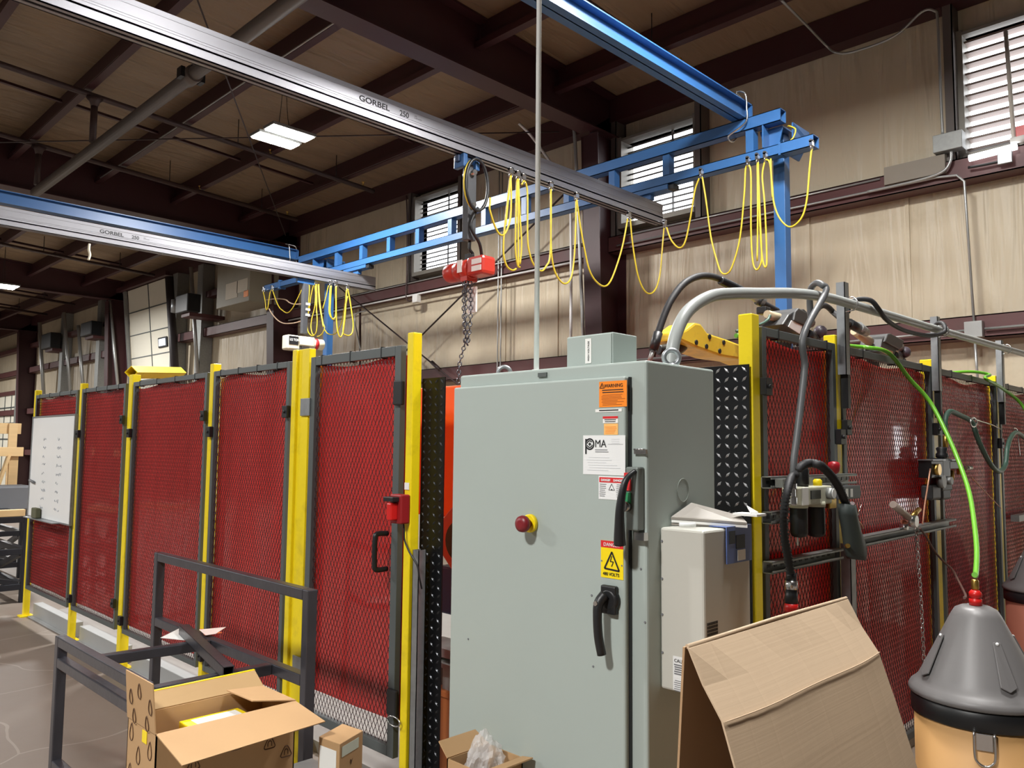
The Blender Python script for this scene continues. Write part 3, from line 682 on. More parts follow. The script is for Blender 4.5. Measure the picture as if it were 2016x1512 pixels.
g = [[(352,300),(352,340),(350,380),(385,490),(420,545),(455,530),(485,440),(492,300),(488,155)],
     [(486,155),(465,350),(443,560),(442,680),(465,755),(500,780),(525,770)],
     [(492,155),(470,330),(455,480)],[(530,175),(522,450),(520,640),(535,745),(550,760)],[(540,175),(548,400),(560,600),(550,740)],[(536,175),(538,500),(540,760)],
     [(560,215),(575,190),(592,215),(600,300),(600,560),(612,660),(640,740),(690,785),(725,750),(748,690),(755,480),(755,245)],
     [(752,245),(755,600),(765,720),(790,810),(840,868),(885,835),(908,700),(918,480),(920,315)],
     [(926,315),(948,480),(985,680),(1010,780),(1050,850),(1105,886),(1150,850),(1200,720),(1235,590),(1262,440)],
     [(1280,440),(1290,560),(1312,720),(1335,830),(1370,910),(1410,935),(1450,900),(1477,800),(1490,650),(1503,500)]]
festoon('yellow cable in hanging loops beneath the nearer bridge rail', 'festoon_cable', [[z6(*p) for p in l] for l in g], cb, [z6(*p) for p in ((488,150),(535,170),(572,190),(753,240),(924,310),(1270,435),(1507,490))])
g = [[(-10,1290),(15,1360),(60,1405),(95,1370),(125,1230),(150,1080),(175,1010)],
     [(192,1005),(212,1130),(240,1340),(275,1480),(300,1545),(335,1550),(365,1500),(405,1350),(430,1100),(437,960),(452,938)],
     [(458,938),(468,1000),(468,1300),(478,1480),(500,1530),(525,1490),(528,1420),(518,1200),(508,920)],
     [(504,920),(506,1200),(503,1480)],[(508,920),(520,1300),(535,1480),(555,1510),(556,1400),(545,1150),(532,1000),(546,915)],
     [(552,905),(575,925),(588,1050),(600,1160),(635,1245),(692,1287),(755,1235),(785,1130),(800,960),(812,845)],[(580,900),(583,1000),(590,1120)]]
def ct2(px, py):
    return ct(px, py)
festoon('yellow cable in hanging loops under the right end of the blue truss', 'festoon_cable', [[z3(*p) for p in l] for l in g], ct2, [z3(*p) for p in ((186,995),(452,930),(505,912),(550,902),(812,835))])
g = [[(165,310),(200,470),(215,610),(228,640),(250,600),(268,470),(290,330),(315,285),(335,290)],[(340,300),(400,480),(450,585),(500,640),(600,697),(690,620),(780,450),(890,220)],
     [(950,140),(930,300),(915,540)],[(960,140),(990,150),(1000,300),(980,560),(960,800),(960,950),(990,1060),(1060,1112),(1115,1060),(1135,950),(1140,800),(1120,500),(1100,180)],
     [(1080,180),(1030,380),(1000,600),(970,760)],[(1120,180),(1100,560),(1045,800),(1028,950),(1050,1060),(1085,1112)],[(1130,180),(1135,500),(1125,700)],
     [(1170,180),(1190,500),(1240,850),(1275,960),(1240,1060),(1180,1115),(1140,1120)],[(1160,180),(1175,500),(1215,750),(1250,950)],
     [(1275,1000),(1330,1070),(1420,1087),(1510,1030),(1590,830),(1640,500),(1660,330),(1690,270)],[(1345,200),(1290,450),(1240,620)]]
festoon('bundle of yellow cable loops at the left end of the blue truss', 'festoon_cable', [[z5(*p) for p in l] for l in g], ct, [z5(*p) for p in ((170,300),(330,275),(960,130),(1115,170))], .008)
g = [[(1380,210),(1362,500),(1358,680),(1395,785),(1450,795),(1478,720),(1482,500),(1478,215)],[(1395,210),(1380,500),(1375,690),(1410,805),(1450,810)],[(1482,215),(1485,700),(1500,950),(1530,1090),(1560,1132),(1600,1070),(1635,850),(1660,550),(1672,300),(1690,272)],
     [(1692,268),(1725,420),(1770,720),(1792,900),(1775,1050),(1715,1106),(1640,1090),(1608,1050),(1625,850),(1655,560),(1690,400)]]
cf = lambda px, py: ay(px, py, 8.92)
festoon('yellow cable loops under the end of the farther bridge rail', 'festoon_cable', [[z5(*p) for p in l] for l in g], cf, [z5(*p) for p in ((1385,195),(1480,200),(1690,262))], .009)
tag(MB().tube(smooth([ax(*z5(*p),5.96) for p in ((270,620),(330,720),(430,830),(540,885),(680,885),(790,865),(870,840))],5),.009,6).tube(smooth([ax(*z5(*p),6.2) for p in ((230,460),(400,440),(560,455),(640,510),(730,540),(880,535))],5),.01,6).build('slack_cable', mat('tan_cable', S(206,178,150), .5)), 'pale tan cables sagging in front of the far maroon column', 'cable')
tag(MB().tube(smooth([ay(*p,8.95) for p in ((176,480),(175,492),(177,502),(174,512))],4),.012,6).build('tag_strip', CREAM), 'cream ribbon hanging from the farther bridge rail', 'ribbon')
tag(MB().tube(smooth([(6.12,2.925,4.26),(6.1,2.9,4.25),(6.08,2.84,4.2),(6.06,2.85,4.13),(6.05,2.87,4.11)],4),.006,6).build('short_cable', CORD), 'short yellow wire curling over the right end of the blue truss', 'cable')
# ================================================================ GREY CONTROL CABINET
CX = 1.70
t = thing('control_cabinet', (1.865,1.567,0), 'tall grey steel electrical cabinet covered in warning labels, in front of the cell', 'cabinet')
MB().box(CX,2.03,1.205,1.93,.08,1.83).build('body', CABG, t, .006)
MB().box(CX+.03,2.02,1.23,1.91,0,.08).build('plinth', BLACK, t)
dx = CX-.024
door_ = MB().box(dx,CX-.002,1.256,1.932,.12,1.79).build('cabinet_door', CABG, t, .005)
MB().box(CX-.010,CX-.0005,1.2515,1.2555,.122,1.788).build('door_gap_shade', BLACK, t)  # black strip painted in for the shaded gap beside the door
MB().box(CX-.006,CX,1.55,1.583,1.806,1.818).build('name_slot', mat('slot_grey', S(86,92,90), .5), t)
px = dx-.0012
def plate(x0,y0,x1,y1,m,name,par=t,plane=None,th=.0012):
    pl = px if plane is None else plane
    a, b = ax((x0+x1)/2,y0,pl), ax((x0+x1)/2,y1,pl); l, r = ax(x0,(y0+y1)/2,pl), ax(x1,(y0+y1)/2,pl)
    o = MB().box(pl,pl+th,r.y,l.y,b.z,a.z).build(name, m, par); return o, l.y, r.y, a.z, b.z
def lines(mb, pl, y0, y1, zs, h, rnd=.25):
    for z in zs: mb.box(pl-.0006,pl,y0-(y0-y1)*random.uniform(0,rnd*.2),y1+(y0-y1)*random.uniform(0,rnd),z,z+h)
# orange WARNING sign
o,l,r,zt,zb = plate(1179.5,750,1234,801,SIGNO,'warning_sign'); w = l-r; hh = zt-zb
text('WARNING', hh*.19, (px-.0008,l-.19*w,zt-.24*hh), FX, FZ, INK, o, width=.98)
tri = MB()
def tri_out(mb, pl, yc, zc, s, th):
    P = [V((pl,yc+s*math.cos(a),zc+s*math.sin(a))) for a in (R(90),R(210),R(330))]
    for i in range(3): mb.bar(P[i],P[(i+1)%3],th,.0008,(1,0,0))
tri_out(tri, px-.0008, l-.115*w, zt-.19*hh, .095*w, .0013); tri.bar((px-.0008,l-.115*w,zt-.14*hh),(px-.0008,l-.115*w,zt-.21*hh),.0014,.0008,(1,0,0)); tri.build('alert_symbol', INK, o)
ln = MB(); lines(ln,px,l-.10*w,r+.1*w,[zt-.36*hh,zt-.45*hh],.0024); ln.build('small_print', INK, o)
ln = MB(); lines(ln,px,l-.09*w,r+.03*w,[zt-(.54+.055*k)*hh for k in range(8)],.0012,.4); ln.build('small_print', mat('sign_brown', S(160,84,20), .7), o)
o,l,r,zt,zb = plate(1172,805,1224,811,PAPER,'label_strip'); ln = MB(); lines(ln,px,l-.01,r+.01,[zb+.003],.003); ln.build('small_print', INK, o)
o,l,r,zt,zb = plate(1187,819.5,1216.5,833,PAPER,'small_label'); MB().box(px-.0008,px,r,l,zt-.006,zt).build('red_bar', SIGNR, o); ln = MB(); lines(ln,px,l-.005,r+.005,[zb+.003,zb+.008],.002); ln.build('small_print', INK, o)
o,l,r,zt,zb = plate(1189,834,1216.5,856,mat('sign_pale_orange', S(250,190,110), .5),'small_label'); ln = MB(); lines(ln,px,l-.004,r+.004,[zb+.004*k for k in range(1,6)],.001); ln.build('small_print', SIGNO, o)
# white maker's plate
o,l,r,zt,zb = plate(1148,857,1231,935,WHITE,'maker_plate'); w = l-r; hh = zt-zb
lg = MB(); lg.box(px-.0008,px,l-.09*w,l-.055*w,zt-.48*hh,zt-.09*hh); cy, cz = l-.165*w, zt-.225*hh
for rr, th in ((.098*w,.0042),(.062*w,.003)):
    ring = [V((px-.0004,cy+rr*math.cos(a),cz+rr*math.sin(a))) for a in [i*math.pi/18+.2 for i in range(34)]]
    for i in range(33):
        if rr < .07*w and 12 < i < 18: continue
        lg.bar(ring[i],ring[i+1],th,.0006,(1,0,0))
lg.obox((px-.0004,cy,cz),(0,1,1),(0,-1,1),(1,0,0),.0035,.0035,.0004); lg.build('logo', INK, o)
text('MA', hh*.27, (px-.0008,l-.29*w,zt-.30*hh), FX, FZ, INK, o, width=.95)
ln = MB(); lines(ln,px,l-.6*w,r+.05*w,[zt-.23*hh],.0008,0); lines(ln,px,l-.29*w,r+.36*w,[zt-.38*hh,zt-.43*hh],.002); ln.build('small_print', GREYINK, o)
ln = MB(); lines(ln,px,l-.07*w,r+.06*w,[zt-(.57+.065*k)*hh for k in range(6)],.0016,.5); lines(ln,px,l-.68*w,r+.1*w,[zt-(.1+.05*k)*hh for k in range(3)],.0012); ln.build('small_print', mat('pale_ink', S(208,211,214), .7), o)
# red / white DANGER notice
o,l,r,zt,zb = plate(1178.5,938,1232,984,WHITE,'danger_notice'); w = l-r; hh = zt-zb
MB().box(px-.0006,px,r+.03*w,l-.03*w,zt-.27*hh,zt-.05*hh).build('red_bar', SIGNR, o)
text('DANGER', hh*.13, (px-.0012,l-.10*w,zt-.21*hh), FX, FZ, WHITE, o, bold=.0003); text('DANGER', hh*.13, (px-.0012,l-.56*w,zt-.21*hh), FX, FZ, WHITE, o, bold=.0003)
ln = MB()
for a, b in ((.03,.68),(.66,.04)): lines(ln,px,l-a*w,r+b*w,[zt-(.36+.085*k)*hh for k in range(7)],.0012,.3)
tri_out(ln, px-.0005, l-.49*w, zt-.50*hh, .12*w, .001); ln.prism([(px-.0006,l-.45*w,zt-.60*hh),(px-.0006,l-.53*w,zt-.60*hh),(px-.0006,l-.49*w,zt-.52*hh)], (.0005,0,0)); ln.build('small_print', INK, o)
# yellow 480 VOLTS sign
o,l,r,zt,zb = plate(1183,1065.5,1227,1139,SIGNY,'voltage_sign'); w = l-r; hh = zt-zb
MB().box(px-.0006,px,r,l,zt-.185*hh,zt).build('red_bar', SIGNR, o)
text('DANGER', hh*.135, (px-.0012,l-.13*w,zt-.145*hh), FX, FZ, WHITE, o, width=1.0)
tg = MB(); P = [V((px-.0008,l-f*w,zt-g_*hh)) for f, g_ in ((.5,.29),(.17,.75),(.83,.78))]
for i in range(3): tg.bar(P[i],P[(i+1)%3],.0042,.0008,(1,0,0))
B_ = [V((px-.0008,l-f*w,zt-g_*hh)) for f, g_ in ((.50,.40),(.43,.55),(.57,.55),(.49,.68))]
for i in range(3): tg.bar(B_[i],B_[i+1],.0022,.0008,(1,0,0))
tg.build('voltage_symbol', INK, o)
text('480 VOLTS', hh*.12, (px-.0012,l-.1*w,zb+.07*hh), FX, FZ, INK, o, width=.98)
sc = MB()
for f, g_ in ((.04,.56),(.94,.62)): sc.cyl((px-.001,l-f*w,zt-g_*hh),(px,l-f*w,zt-g_*hh),.0022,8)
sc.build('rivets', GREYINK, o)
# emergency stop
c = ax(1046,1030,px); e = MB().cyl((px-.012,c.y,c.z),(dx,c.y,c.z),.026,24); e.build('button_collar', SIGNY, t, .003)
MB().lathe([(.012,0),(.014,.014),(.022,.016),(.024,.024),(.022,.034),(.010,.038)], (px-.010,c.y,c.z), 24, (-1,0,0)).build('stop_button', mat('stop_red', S(128,30,38), .4), t)
# door handle
c = ax(1203,1180,px); hd = MB().lathe([(.031,0),(.030,.012),(.022,.018)], (dx,c.y,c.z), 24, (-1,0,0)); hd.obox((dx-.008,c.y,c.z),(0,1,0),(0,0,1),(1,0,0),.024,.036,.008)
hd.build('handle_base', BLACK, t, .004)
b1, b2 = ax(1195,1180,px-.03), ax(1200,1268,px-.02)
hm = MB(); prof = [(dx-.02,c.y+.006,c.z+.012,.014),(dx-.036,c.y+.012,c.z-.006,.016),(dx-.042,c.y+.012,c.z-.035,.012),(dx-.040,c.y+.010,c.z-.09,.010),(dx-.034,c.y+.004,c.z-.135,.011)]
hm.tube(smooth([p[:3] for p in prof],4), .012, 10, radii=[.0145-.0025*min(1,i/8) for i in range(17)]); hm.build('door_handle', BLACK, t)
MB().cyl((dx-.052,c.y+.012,c.z-.006),(dx-.048,c.y+.012,c.z-.006),.006,12).build('key_lock', CHROME, t)
# flange disconnect
fy = 1.228
d_ = MB().box(CX-.03,CX,fy-.016,fy+.022,1.395,1.555).build('disconnect_housing', mat('housing_grey', S(120,128,124), .4), t, .004)
MB().box(CX-.034,CX-.03,fy+.004,fy+.024,1.495,1.54).build('off_marker', SIGNR, d_); MB().box(CX-.034,CX-.03,fy+.004,fy+.024,1.455,1.49).build('on_marker', mat('sign_green', S(50,140,90), .4), d_)
h = MB().tube(smooth([(CX-.03,fy-.008,1.545),(CX-.06,fy+.0,1.52),(CX-.07,fy+.008,1.46),(CX-.066,fy+.014,1.40),(CX-.06,fy+.018,1.36)],5), .011, 8, radii=[.006+.010*i/20 for i in range(21)]); h.build('disconnect_lever', BLACK, d_)
MB().cyl((CX-.05,fy+.014,1.455),(CX-.03,fy+.014,1.455),.013,14).build('pivot_boss', CHROME, d_)
MB().tube([(CX-.004,fy-.02,1.60),(CX-.018,fy-.02,1.60),(CX-.018,fy+.004,1.60),(CX-.004,fy+.004,1.60)],.002,6).box(CX-.008,CX,fy-.025,fy+.012,1.588,1.60).build('locking_hasp', CHROME, t); MB().box(CX-.018,CX,fy-.026,fy+.004,1.37,1.39).build('latch_bracket', CHROME, t)
# knockout ring, screws, scuffs on the side
c = ay(1345,965,1.204); MB().tube([(c.x+.027*math.cos(a),1.2042,c.z+.031*math.sin(a)) for a in [i*math.pi/14 for i in range(28)]], .0012, 4, closed=True).build('knockout', mat('knockout', S(150,156,148), .4), t)
sc = MB()
for q in ((1270,1225),(1262,1120),(1165,1172),(1168,1312),(922,1258)):
    c = ax(*q,CX if q[0] > 1245 else dx); sc.cyl((c.x-.002,c.y,c.z),(c.x,c.y,c.z),.0028,8)
sc.build('small_bolts', GREYINK, t)
for q, x in (((1322,697),1.955),((993,724),1.985)):
    c = ax(*q,x); rr = .022
    MB().tube([(x+.7*rr*math.cos(a), c.y-.7*rr*math.cos(a), 1.831+.012+rr+rr*math.sin(a)) for a in [i*math.pi/10 for i in range(20)]], .0075, 8, closed=True).cyl((x,c.y,1.83),(x,c.y,1.848),.013,12).build('eye_bolt', GALV, t)
# box on the cabinet top
x0 = 1.76; a, b = ax(1116.5,664,x0), ax(1206.7,663,x0); c = ay(1254,672,b.y)
t = thing('junction_box', ((x0+c.x)/2,(a.y+b.y)/2,1.83), 'small grey junction box standing on top of the cabinet', 'box')
MB().box(x0,c.x,b.y,a.y,1.831,a.z).build('body', CABG, t, .003)
MB().box(x0-.004,x0,b.y+.003,a.y-.003,1.835,a.z-.003).build('cover', CABG, t, .002)
y_ = a.y+(b.y-a.y)*.50; MB().box(x0-.0055,x0-.004,y_-.011,y_+.011,1.842,a.z-.012).build('label_strip', PAPER, t)
text('HIGH VOLTAGE', .008, (x0-.006,y_-.004,1.848), (0,0,1), (0,1,0), INK, t)
# conduit rising from the cabinet to the roof
c = ax(1056,722,1.86); q = az(1066.5,0,4.0)
tag(MB().cyl((1.86,c.y,1.83),(1.86,c.y,roof(1.86)-.02),.0085,14).cyl((1.86,c.y,1.83),(1.86,c.y,1.85),.014,12).build('conduit_pole', mat('bright_conduit', S(222,224,222), .4, .15)), 'slim steel conduit rising from the cabinet top to the roof', 'conduit')
# ================================================================ COOLING UNIT ON THE CABINET SIDE
UXf = 1.755; yb = 1.205; yf = 1.075
ztop, zbot = 1.40, .995; yb = 1.2035
t = thing('cooling_unit', (1.87,1.14,zbot), 'light grey cooling unit mounted on the side of the cabinet', 'cooling unit')
MB().box(UXf,1.985,yf,yb,zbot,ztop).build('housing', BEIGEBOX, t, .006)
gr = MB()
for i in range(6):
    for j in range(12): gr.box(UXf+.012+.0085*i,UXf+.0185+.0085*i,yf-.001,yf+.004,1.075+.0085*j,1.0815+.0085*j)
gr.build('vent_grille', BLACK, t)
sc = MB()
for z in (1.365,1.27,1.18,1.085): sc.cyl((UXf-.0025,yb-.006,z),(UXf,yb-.006,z),.003,8)
sc.build('screws', GREYINK, t)
o,l,r,zt,zb = plate(1325,1295,1362,1362,WHITE,'caution_label',t,UXf-.001); text('CAUTION', .0115, (UXf-.0016,l-.004,zt-.014), FX, FZ, INK, o)
ln = MB(); lines(ln,UXf-.001,l-.003,r+.004,[zt-.022-.0055*k for k in range(5)],.003,.3); lines(ln,UXf-.001,l-.003,r+.004,[zt-.06-.005*k for k in range(6)],.0016,.3); ln.build('small_print', GREYINK, o)
# papers lying on the cooling unit
def sheetslab(name, pts, th, m, label, cat):
    P = [V(p) for p in pts]; return tag(MB().prism(P, (0,0,th)).build(name, m, None, .001), label, cat)
t = thing('ring_binder', (1.87,1.14,1.402), 'grey manual binder lying open-edged on the cooling unit', 'binder')
P = [(1.80,1.20,1.418),(1.89,1.195,1.452),(1.985,1.10,1.418),(1.915,1.045,1.408)]
MB().prism(P, (0,0,.006)).build('cover', mat('binder_grey', S(150,144,136), .5), t)
MB().prism([(p[0]+.002,p[1],p[2]-.008) for p in P], (0,0,.007)).build('pages', PAPER, t)
MB().prism([(p[0]+.004,p[1]+.002,max(1.4015,p[2]-.016)) for p in P], (0,0,.005)).build('back_cover', mat('binder_grey', S(150,144,136), .5), t)
fm = MB(); ff = [(1.90,yf-.004,1.4045),(1.975,yf-.004,1.4045)]
for (a0,a1,z0_,z1_,y0_,y1_) in ((1.855,1.983,1.402,1.404,yf-.003,1.12),(1.855,1.983,1.31,1.404,yf-.006,yf-.003)): fm.box(a0,a1,y0_,y1_,z0_,z1_)
t = thing('blue_folder', (1.92,1.07,1.40), 'blue printed folder hanging over the edge of the cooling unit', 'folder'); fm.build('folder_sheet', mat('folder_blue', S(92,112,168), .4), t)
MB().box(1.865,1.895,yf-.0075,yf-.006,1.36,1.393).box(1.90,1.945,yf-.0075,yf-.006,1.345,1.38).build('printed_picture', mat('print_dark', S(36,44,52), .5), t)
o = MB().box(1.905,1.945,yf-.0085,yf-.0075,1.315,1.342).build('card', PAPER, t)
tag(MB().box(1.94,1.99,1.03,1.10,1.428,1.434).prism([(1.945,1.05,1.434),(1.975,1.045,1.434),(1.97,1.075,1.45)],(0,0,.004)).build('crumpled_paper', PAPER), 'crumpled white papers on the far end of the cooling unit', 'paper')
tag(MB().cyl((1.785,1.165,1.408),(1.815,1.135,1.408),.005,8).build('marker_pen', WHITE), 'white pen lying beside the binder on the cooling unit', 'pen')
# ================================================================ CONDUIT PIPE OVER THE RIGHT FENCE AND ITS STRUTS
PT = [ay(1320,708,1.33)+V((0,0,-.05)),(2.02,1.33,1.93),(2.09,1.33,2.02),(2.22,1.33,2.085),(2.36,1.33,2.115),(2.56,1.33,2.145),(2.8,1.33,2.18),(3.05,1.33,2.203),(3.35,1.33,2.212),(4.46,1.33,2.228),(6.17,1.33,2.26),(7.6,1.33,2.28)]
t = thing('bent_pipe', (2.0,1.33,1.83), 'thick grey pipe bending up from the cabinet and running along the fence top', 'pipe')
MB().tube(smooth([(1.995,1.33,1.834)]+PT[1:],6), .0195, 14).build('pipe', PVC, t)
MB().cyl((1.995,1.33,1.8315),(1.995,1.33,1.85),.028,16).build('pipe_collar', CABG, t)
for x, lb in ((3.35,'first galvanised strut upright carrying the grey pipe, nearest the cabinet'),(4.53,'second galvanised strut upright carrying the grey pipe'),(5.76,'third galvanised strut upright carrying the grey pipe, far right')):
    s = MB(); y = 1.355; s.box(x-.021,x-.018,y,y+.036,1.92,2.31).box(x-.021,x+.021,y,y+.003,1.92,2.31).box(x+.018,x+.021,y,y+.036,1.92,2.31)
    t = thing('strut_upright', (x,y+.02,1.92), lb, 'strut', 'galvanised strut uprights'); s.build('strut_channel', GALV, t)
    zc = {3.35:2.212,4.53:2.229,5.76:2.252}[x]; MB().tube([(x-.02,1.353,zc-.03),(x-.02,1.318,zc-.027),(x-.02,1.304,zc-.012),(x-.02,1.304,zc+.012),(x-.02,1.318,zc+.027),(x-.02,1.353,zc+.03)],.003,6).build('mount_clamp', CHROME, t)
    MB().box(x+.005,x+.03,1.36,1.39,1.78,1.93).build('mount_bracket', BLACK, t)
t = thing('lashed_cable', (3.6,1.30,2.1), 'black cable wound on the grey pipe and sagging below it between two struts', 'cable')
MB().tube(smooth([(3.40,1.372,2.19),(3.42,1.368,2.235),(3.46,1.342,2.252),(3.49,1.308,2.245),(3.53,1.294,2.215),(3.62,1.300,2.185),(3.8,1.318,2.171),(4.0,1.325,2.167),(4.25,1.316,2.176),(4.40,1.298,2.205),(4.43,1.296,2.235),(4.45,1.315,2.262),(4.47,1.345,2.266),(4.48,1.37,2.24)],6),.0105,8).build('cable', RUBBER, t)
# ================================================================ HOSES, AIR FILTER AND CLAMP BARS ON THE RIGHT FENCE
zf = lambda x, y: (1480+.1587*x, 880+.1587*y)
zr2 = lambda x, y: (1780+.1587*x, 780+.1587*y)
z7 = lambda x, y: (1300+x*.3552, 500+y*.3552)
def strutbar(label, x0, x1, z0, z1, y0=1.355, holes=True):
    t = thing('strut_rail', ((x0+x1)/2,y0+.02,min(z0,z1)-.02), label, 'rail')
    s = MB(); d = V((x1-x0,0,z1-z0)); p, q = V((x0,y0,z0)), V((x1,y0,z1)); up = V((0,0,1))
    s.bar(p+V((0,.038,0)), q+V((0,.038,0)), .004, .042)
    for k in (-1,1): s.bar(p+V((0,.02,k*.0195)), q+V((0,.02,k*.0195)), .040, .003); s.bar(p+V((0,.0015,k*.0155)), q+V((0,.0015,k*.0155)), .003, .009)
    s.build('rail_channel', GALVD, t)
    if holes:
        h = MB(); n = int((x1-x0)/.05)
        for i in range(n): xx = x0+.03+i*.05; h.box(xx,xx+.022,y0+.0345,y0+.0365,z0+(z1-z0)*(xx-x0)/(x1-x0)-.006,z0+(z1-z0)*(xx-x0)/(x1-x0)+.006)
        h.build('slots', BLACK, t)
    return t
strutbar('upper galvanised rail carrying the air filter unit', 2.66, 3.41, 1.487, 1.487)
strutbar('short galvanised rail behind the air filter bowls', 2.66, 2.83, 1.363, 1.363)
strutbar('lower slotted rail beneath the air filter unit', 2.66, 3.26, 1.19, 1.19)
strutbar('galvanised bar with the chain and flow meter, beyond the filter unit', 3.44, 4.70, 1.222, 1.23, 1.352, False)
s = MB(); x, y = 3.325, 1.345; s.box(x-.021,x-.018,y,y+.041,.02,1.225).box(x-.021,x+.03,y,y+.003,.02,1.225).box(x+.027,x+.03,y,y+.041,.02,1.225)
tag(s.build('strut_post', GALV), 'strut upright standing on the floor below the wire gun, right of the cardboard top', 'strut')
FY = 1.27
def fp(x, y, d=FY): return ay(*zf(x,y), d)
t = thing('air_filter', fp(750,1110)+V((0,.02,0)), 'compressed air filter and regulator with two black bowls on the red fence', 'air filter')
a, b = fp(555,505), fp(1000,700); MB().box(a.x,b.x,FY,FY+.055,b.z,a.z).build('mount_body', mat('filter_cream', S(206,206,184), .45), t, .005)
MB().box(a.x+.01,b.x-.03,FY+.055,1.3535,1.47,1.50).build('mount_bracket', GALVD, t)
for (xa, xb, yt, ybm) in ((590,780,770,1100),(800,990,755,1095)):
    p0, p1 = fp(xa,yt), fp(xb,ybm); cx = (p0.x+p1.x)/2; rr = (p1.x-p0.x)/2*.52
    MB().lathe([(rr*.3,p1.z-.005),(rr*.85,p1.z),(rr,p1.z+.012),(rr,p0.z-.005),(rr*1.02,p0.z)], (cx,FY+.03,0), 24).build('filter_bowl', BLACK, t)
    MB().lathe([(rr*1.06,p0.z),(rr*1.08,p0.z+.012),(rr*1.0,p0.z+.02)], (cx,FY+.03,0), 24).build('bowl_ring', mat('filter_cream', S(206,206,184), .45), t)
p0, p1 = fp(632,505,FY-.006), fp(712,722,FY-.006); MB().box(p0.x,p1.x,FY-.006,FY,p1.z,p0.z).build('white_plate', PAPER, t, .002)
p0, p1 = fp(740,540,FY-.004), fp(860,640,FY-.004); MB().box(p0.x,p1.x,FY-.004,FY,p1.z,p0.z).build('name_plate', BLACK, t)
c = fp(945,575); MB().cyl((c.x,FY-.022,c.z),(c.x,FY,c.z),.021,20).build('gauge_body', GALVD, t); MB().cyl((c.x,FY-.024,c.z),(c.x,FY-.022,c.z),.018,20).build('gauge_dial', PAPER, t)
p0, p1 = fp(660,250), fp(800,490); cx = (p0.x+p1.x)/2; MB().lathe([(.019,p1.z),(.023,p1.z+.01),(.023,p0.z-.012),(.018,p0.z)], (cx,FY+.03,0), 20).build('regulator_knob', BLACK, t)
c = fp(915,440); MB().lathe([(.012,-.02),(.016,-.015),(.016,.006),(.010,.012)], (c.x,FY+.03,c.z), 18).build('shutoff_knob', SIGNY, t)
c = fp(955,235,1.32); MB().lathe([(.01,-.03),(.02,-.02),(.024,0),(.02,.014),(.008,.018)], (c.x,1.30,c.z), 18).build('valve_handle', mat('deep_red', S(170,34,44), .35), t)
c = fp(540,600); MB().lathe([(.010,-.035),(.015,-.03),(.015,-.008),(.011,-.004),(.011,.02),(.015,.024),(.015,.04),(.010,.044)], (c.x,FY+.01,c.z), 10, smooth=False).build('hose_fitting', CHROME, t)
for xa in (672,): c = fp(xa,1190); MB().cyl((c.x,FY+.03,c.z-.012),(c.x,FY+.03,c.z+.02),.003,8).build('drain_tube', PAPER, t)
p0, p1 = fp(1000,640), fp(1090,760); MB().box(p0.x,p1.x,FY+.01,FY+.05,p1.z,p0.z).build('brass_coupling', BRASS, t, .004)
p0, p1 = fp(1130,490,1.30), fp(1355,635,1.30)
b_ = MB().box(p0.x,p1.x,1.30,1.356,p1.z,p0.z).build('mount_switch_box', mat('dark_box', S(78,80,82), .5), t, .003)
for xa in (1185,1243): c = fp(xa,570,1.298); MB().box(c.x-.010,c.x+.010,1.298,1.30,c.z-.016,c.z+.016).build('label', PAPER, b_)
def corr(path, r, name, m, parent, pitch=.012):
    P = smooth(path, 8); d = 0; Q = [P[0]]; acc = 0
    L = [0]
    for a, b in zip(P[:-1], P[1:]): L.append(L[-1]+(b-a).length)
    n = int(L[-1]/(pitch/2)); j = 0; Q = []; rad = []
    for k in range(n+1):
        s = L[-1]*k/n
        while j < len(L)-2 and L[j+1] < s: j += 1
        Q.append(P[j].lerp(P[j+1], (s-L[j])/max(1e-9,L[j+1]-L[j]))); rad.append(r if k % 2 else r*.7)
    return MB().tube(Q, r, 10, radii=rad).build(name, m, parent)
# smooth grey hose looping over the pipe and down to the filter
hose = [(3.04,1.372,2.12),(3.035,1.373,2.19),(3.02,1.36,2.235),(3.0,1.33,2.249),(2.985,1.30,2.235),(2.975,1.284,2.20)]+[ay(*q,1.28) for q in ((1582,660),(1584,720),(1577,790),(1570,850),(1563,905),(1562,943))]
tag(MB().tube(smooth(hose,6), .0125, 12).build('grey_hose', mat('hose_grey', S(86,88,90), .45)), 'dark grey hose looped over the pipe and dropping to the air filter', 'hose')
t = thing('wire_gun', fp(1280,1390,1.20), 'dark sheathed gun at the end of the ribbed hose arching over the air filter', 'torch')
corr([fp(575,300,1.24),fp(600,255,1.235),fp(660,212,1.23),fp(740,200,1.225),fp(820,215,1.20),fp(880,250,1.20),fp(980,350,1.20),fp(1070,480,1.20),fp(1130,610,1.20),fp(1175,720,1.20)], .0155, 'ribbed_hose', RUBBER, t)
g = MB(); secs = [(1110,700,1250,740),(1120,850,1275,860),(1150,1010,1320,1050),(1165,1200,1385,1210),(1190,1350,1395,1330),(1230,1390,1370,1405)]
vs = []; 
for (xa,ya,xb,yb_) in secs:
    p, q = fp(xa,ya,1.20), fp(xb,yb_,1.20); m_ = (p+q)/2; hw = (q-p)/2
    for k in range(8):
        a = k*math.pi/4; vs.append(m_+hw*math.cos(a)+V((0,.028*math.sin(a),0)))
g._add(vs, [(i*8+k,i*8+(k+1)%8,(i+1)*8+(k+1)%8,(i+1)*8+k) for i in range(5) for k in range(8)]+[tuple(range(8))[::-1],tuple(range(40,48))], True)
g.build('sheath', mat('sheath', S(52,60,58), .6), t)
p = [fp(1262,760,1.212),fp(1290,900,1.205),fp(1330,1060,1.20),fp(1380,1210,1.195),fp(1392,1320,1.195)]
MB().tube(smooth(p,4),.004,6).build('green_edge', mat('edge_green', S(34,84,66), .6), t)
MB().cyl(fp(1175,1230,1.20),fp(1195,1225,1.185),.008,10).build('brass_stud', BRASS, t)
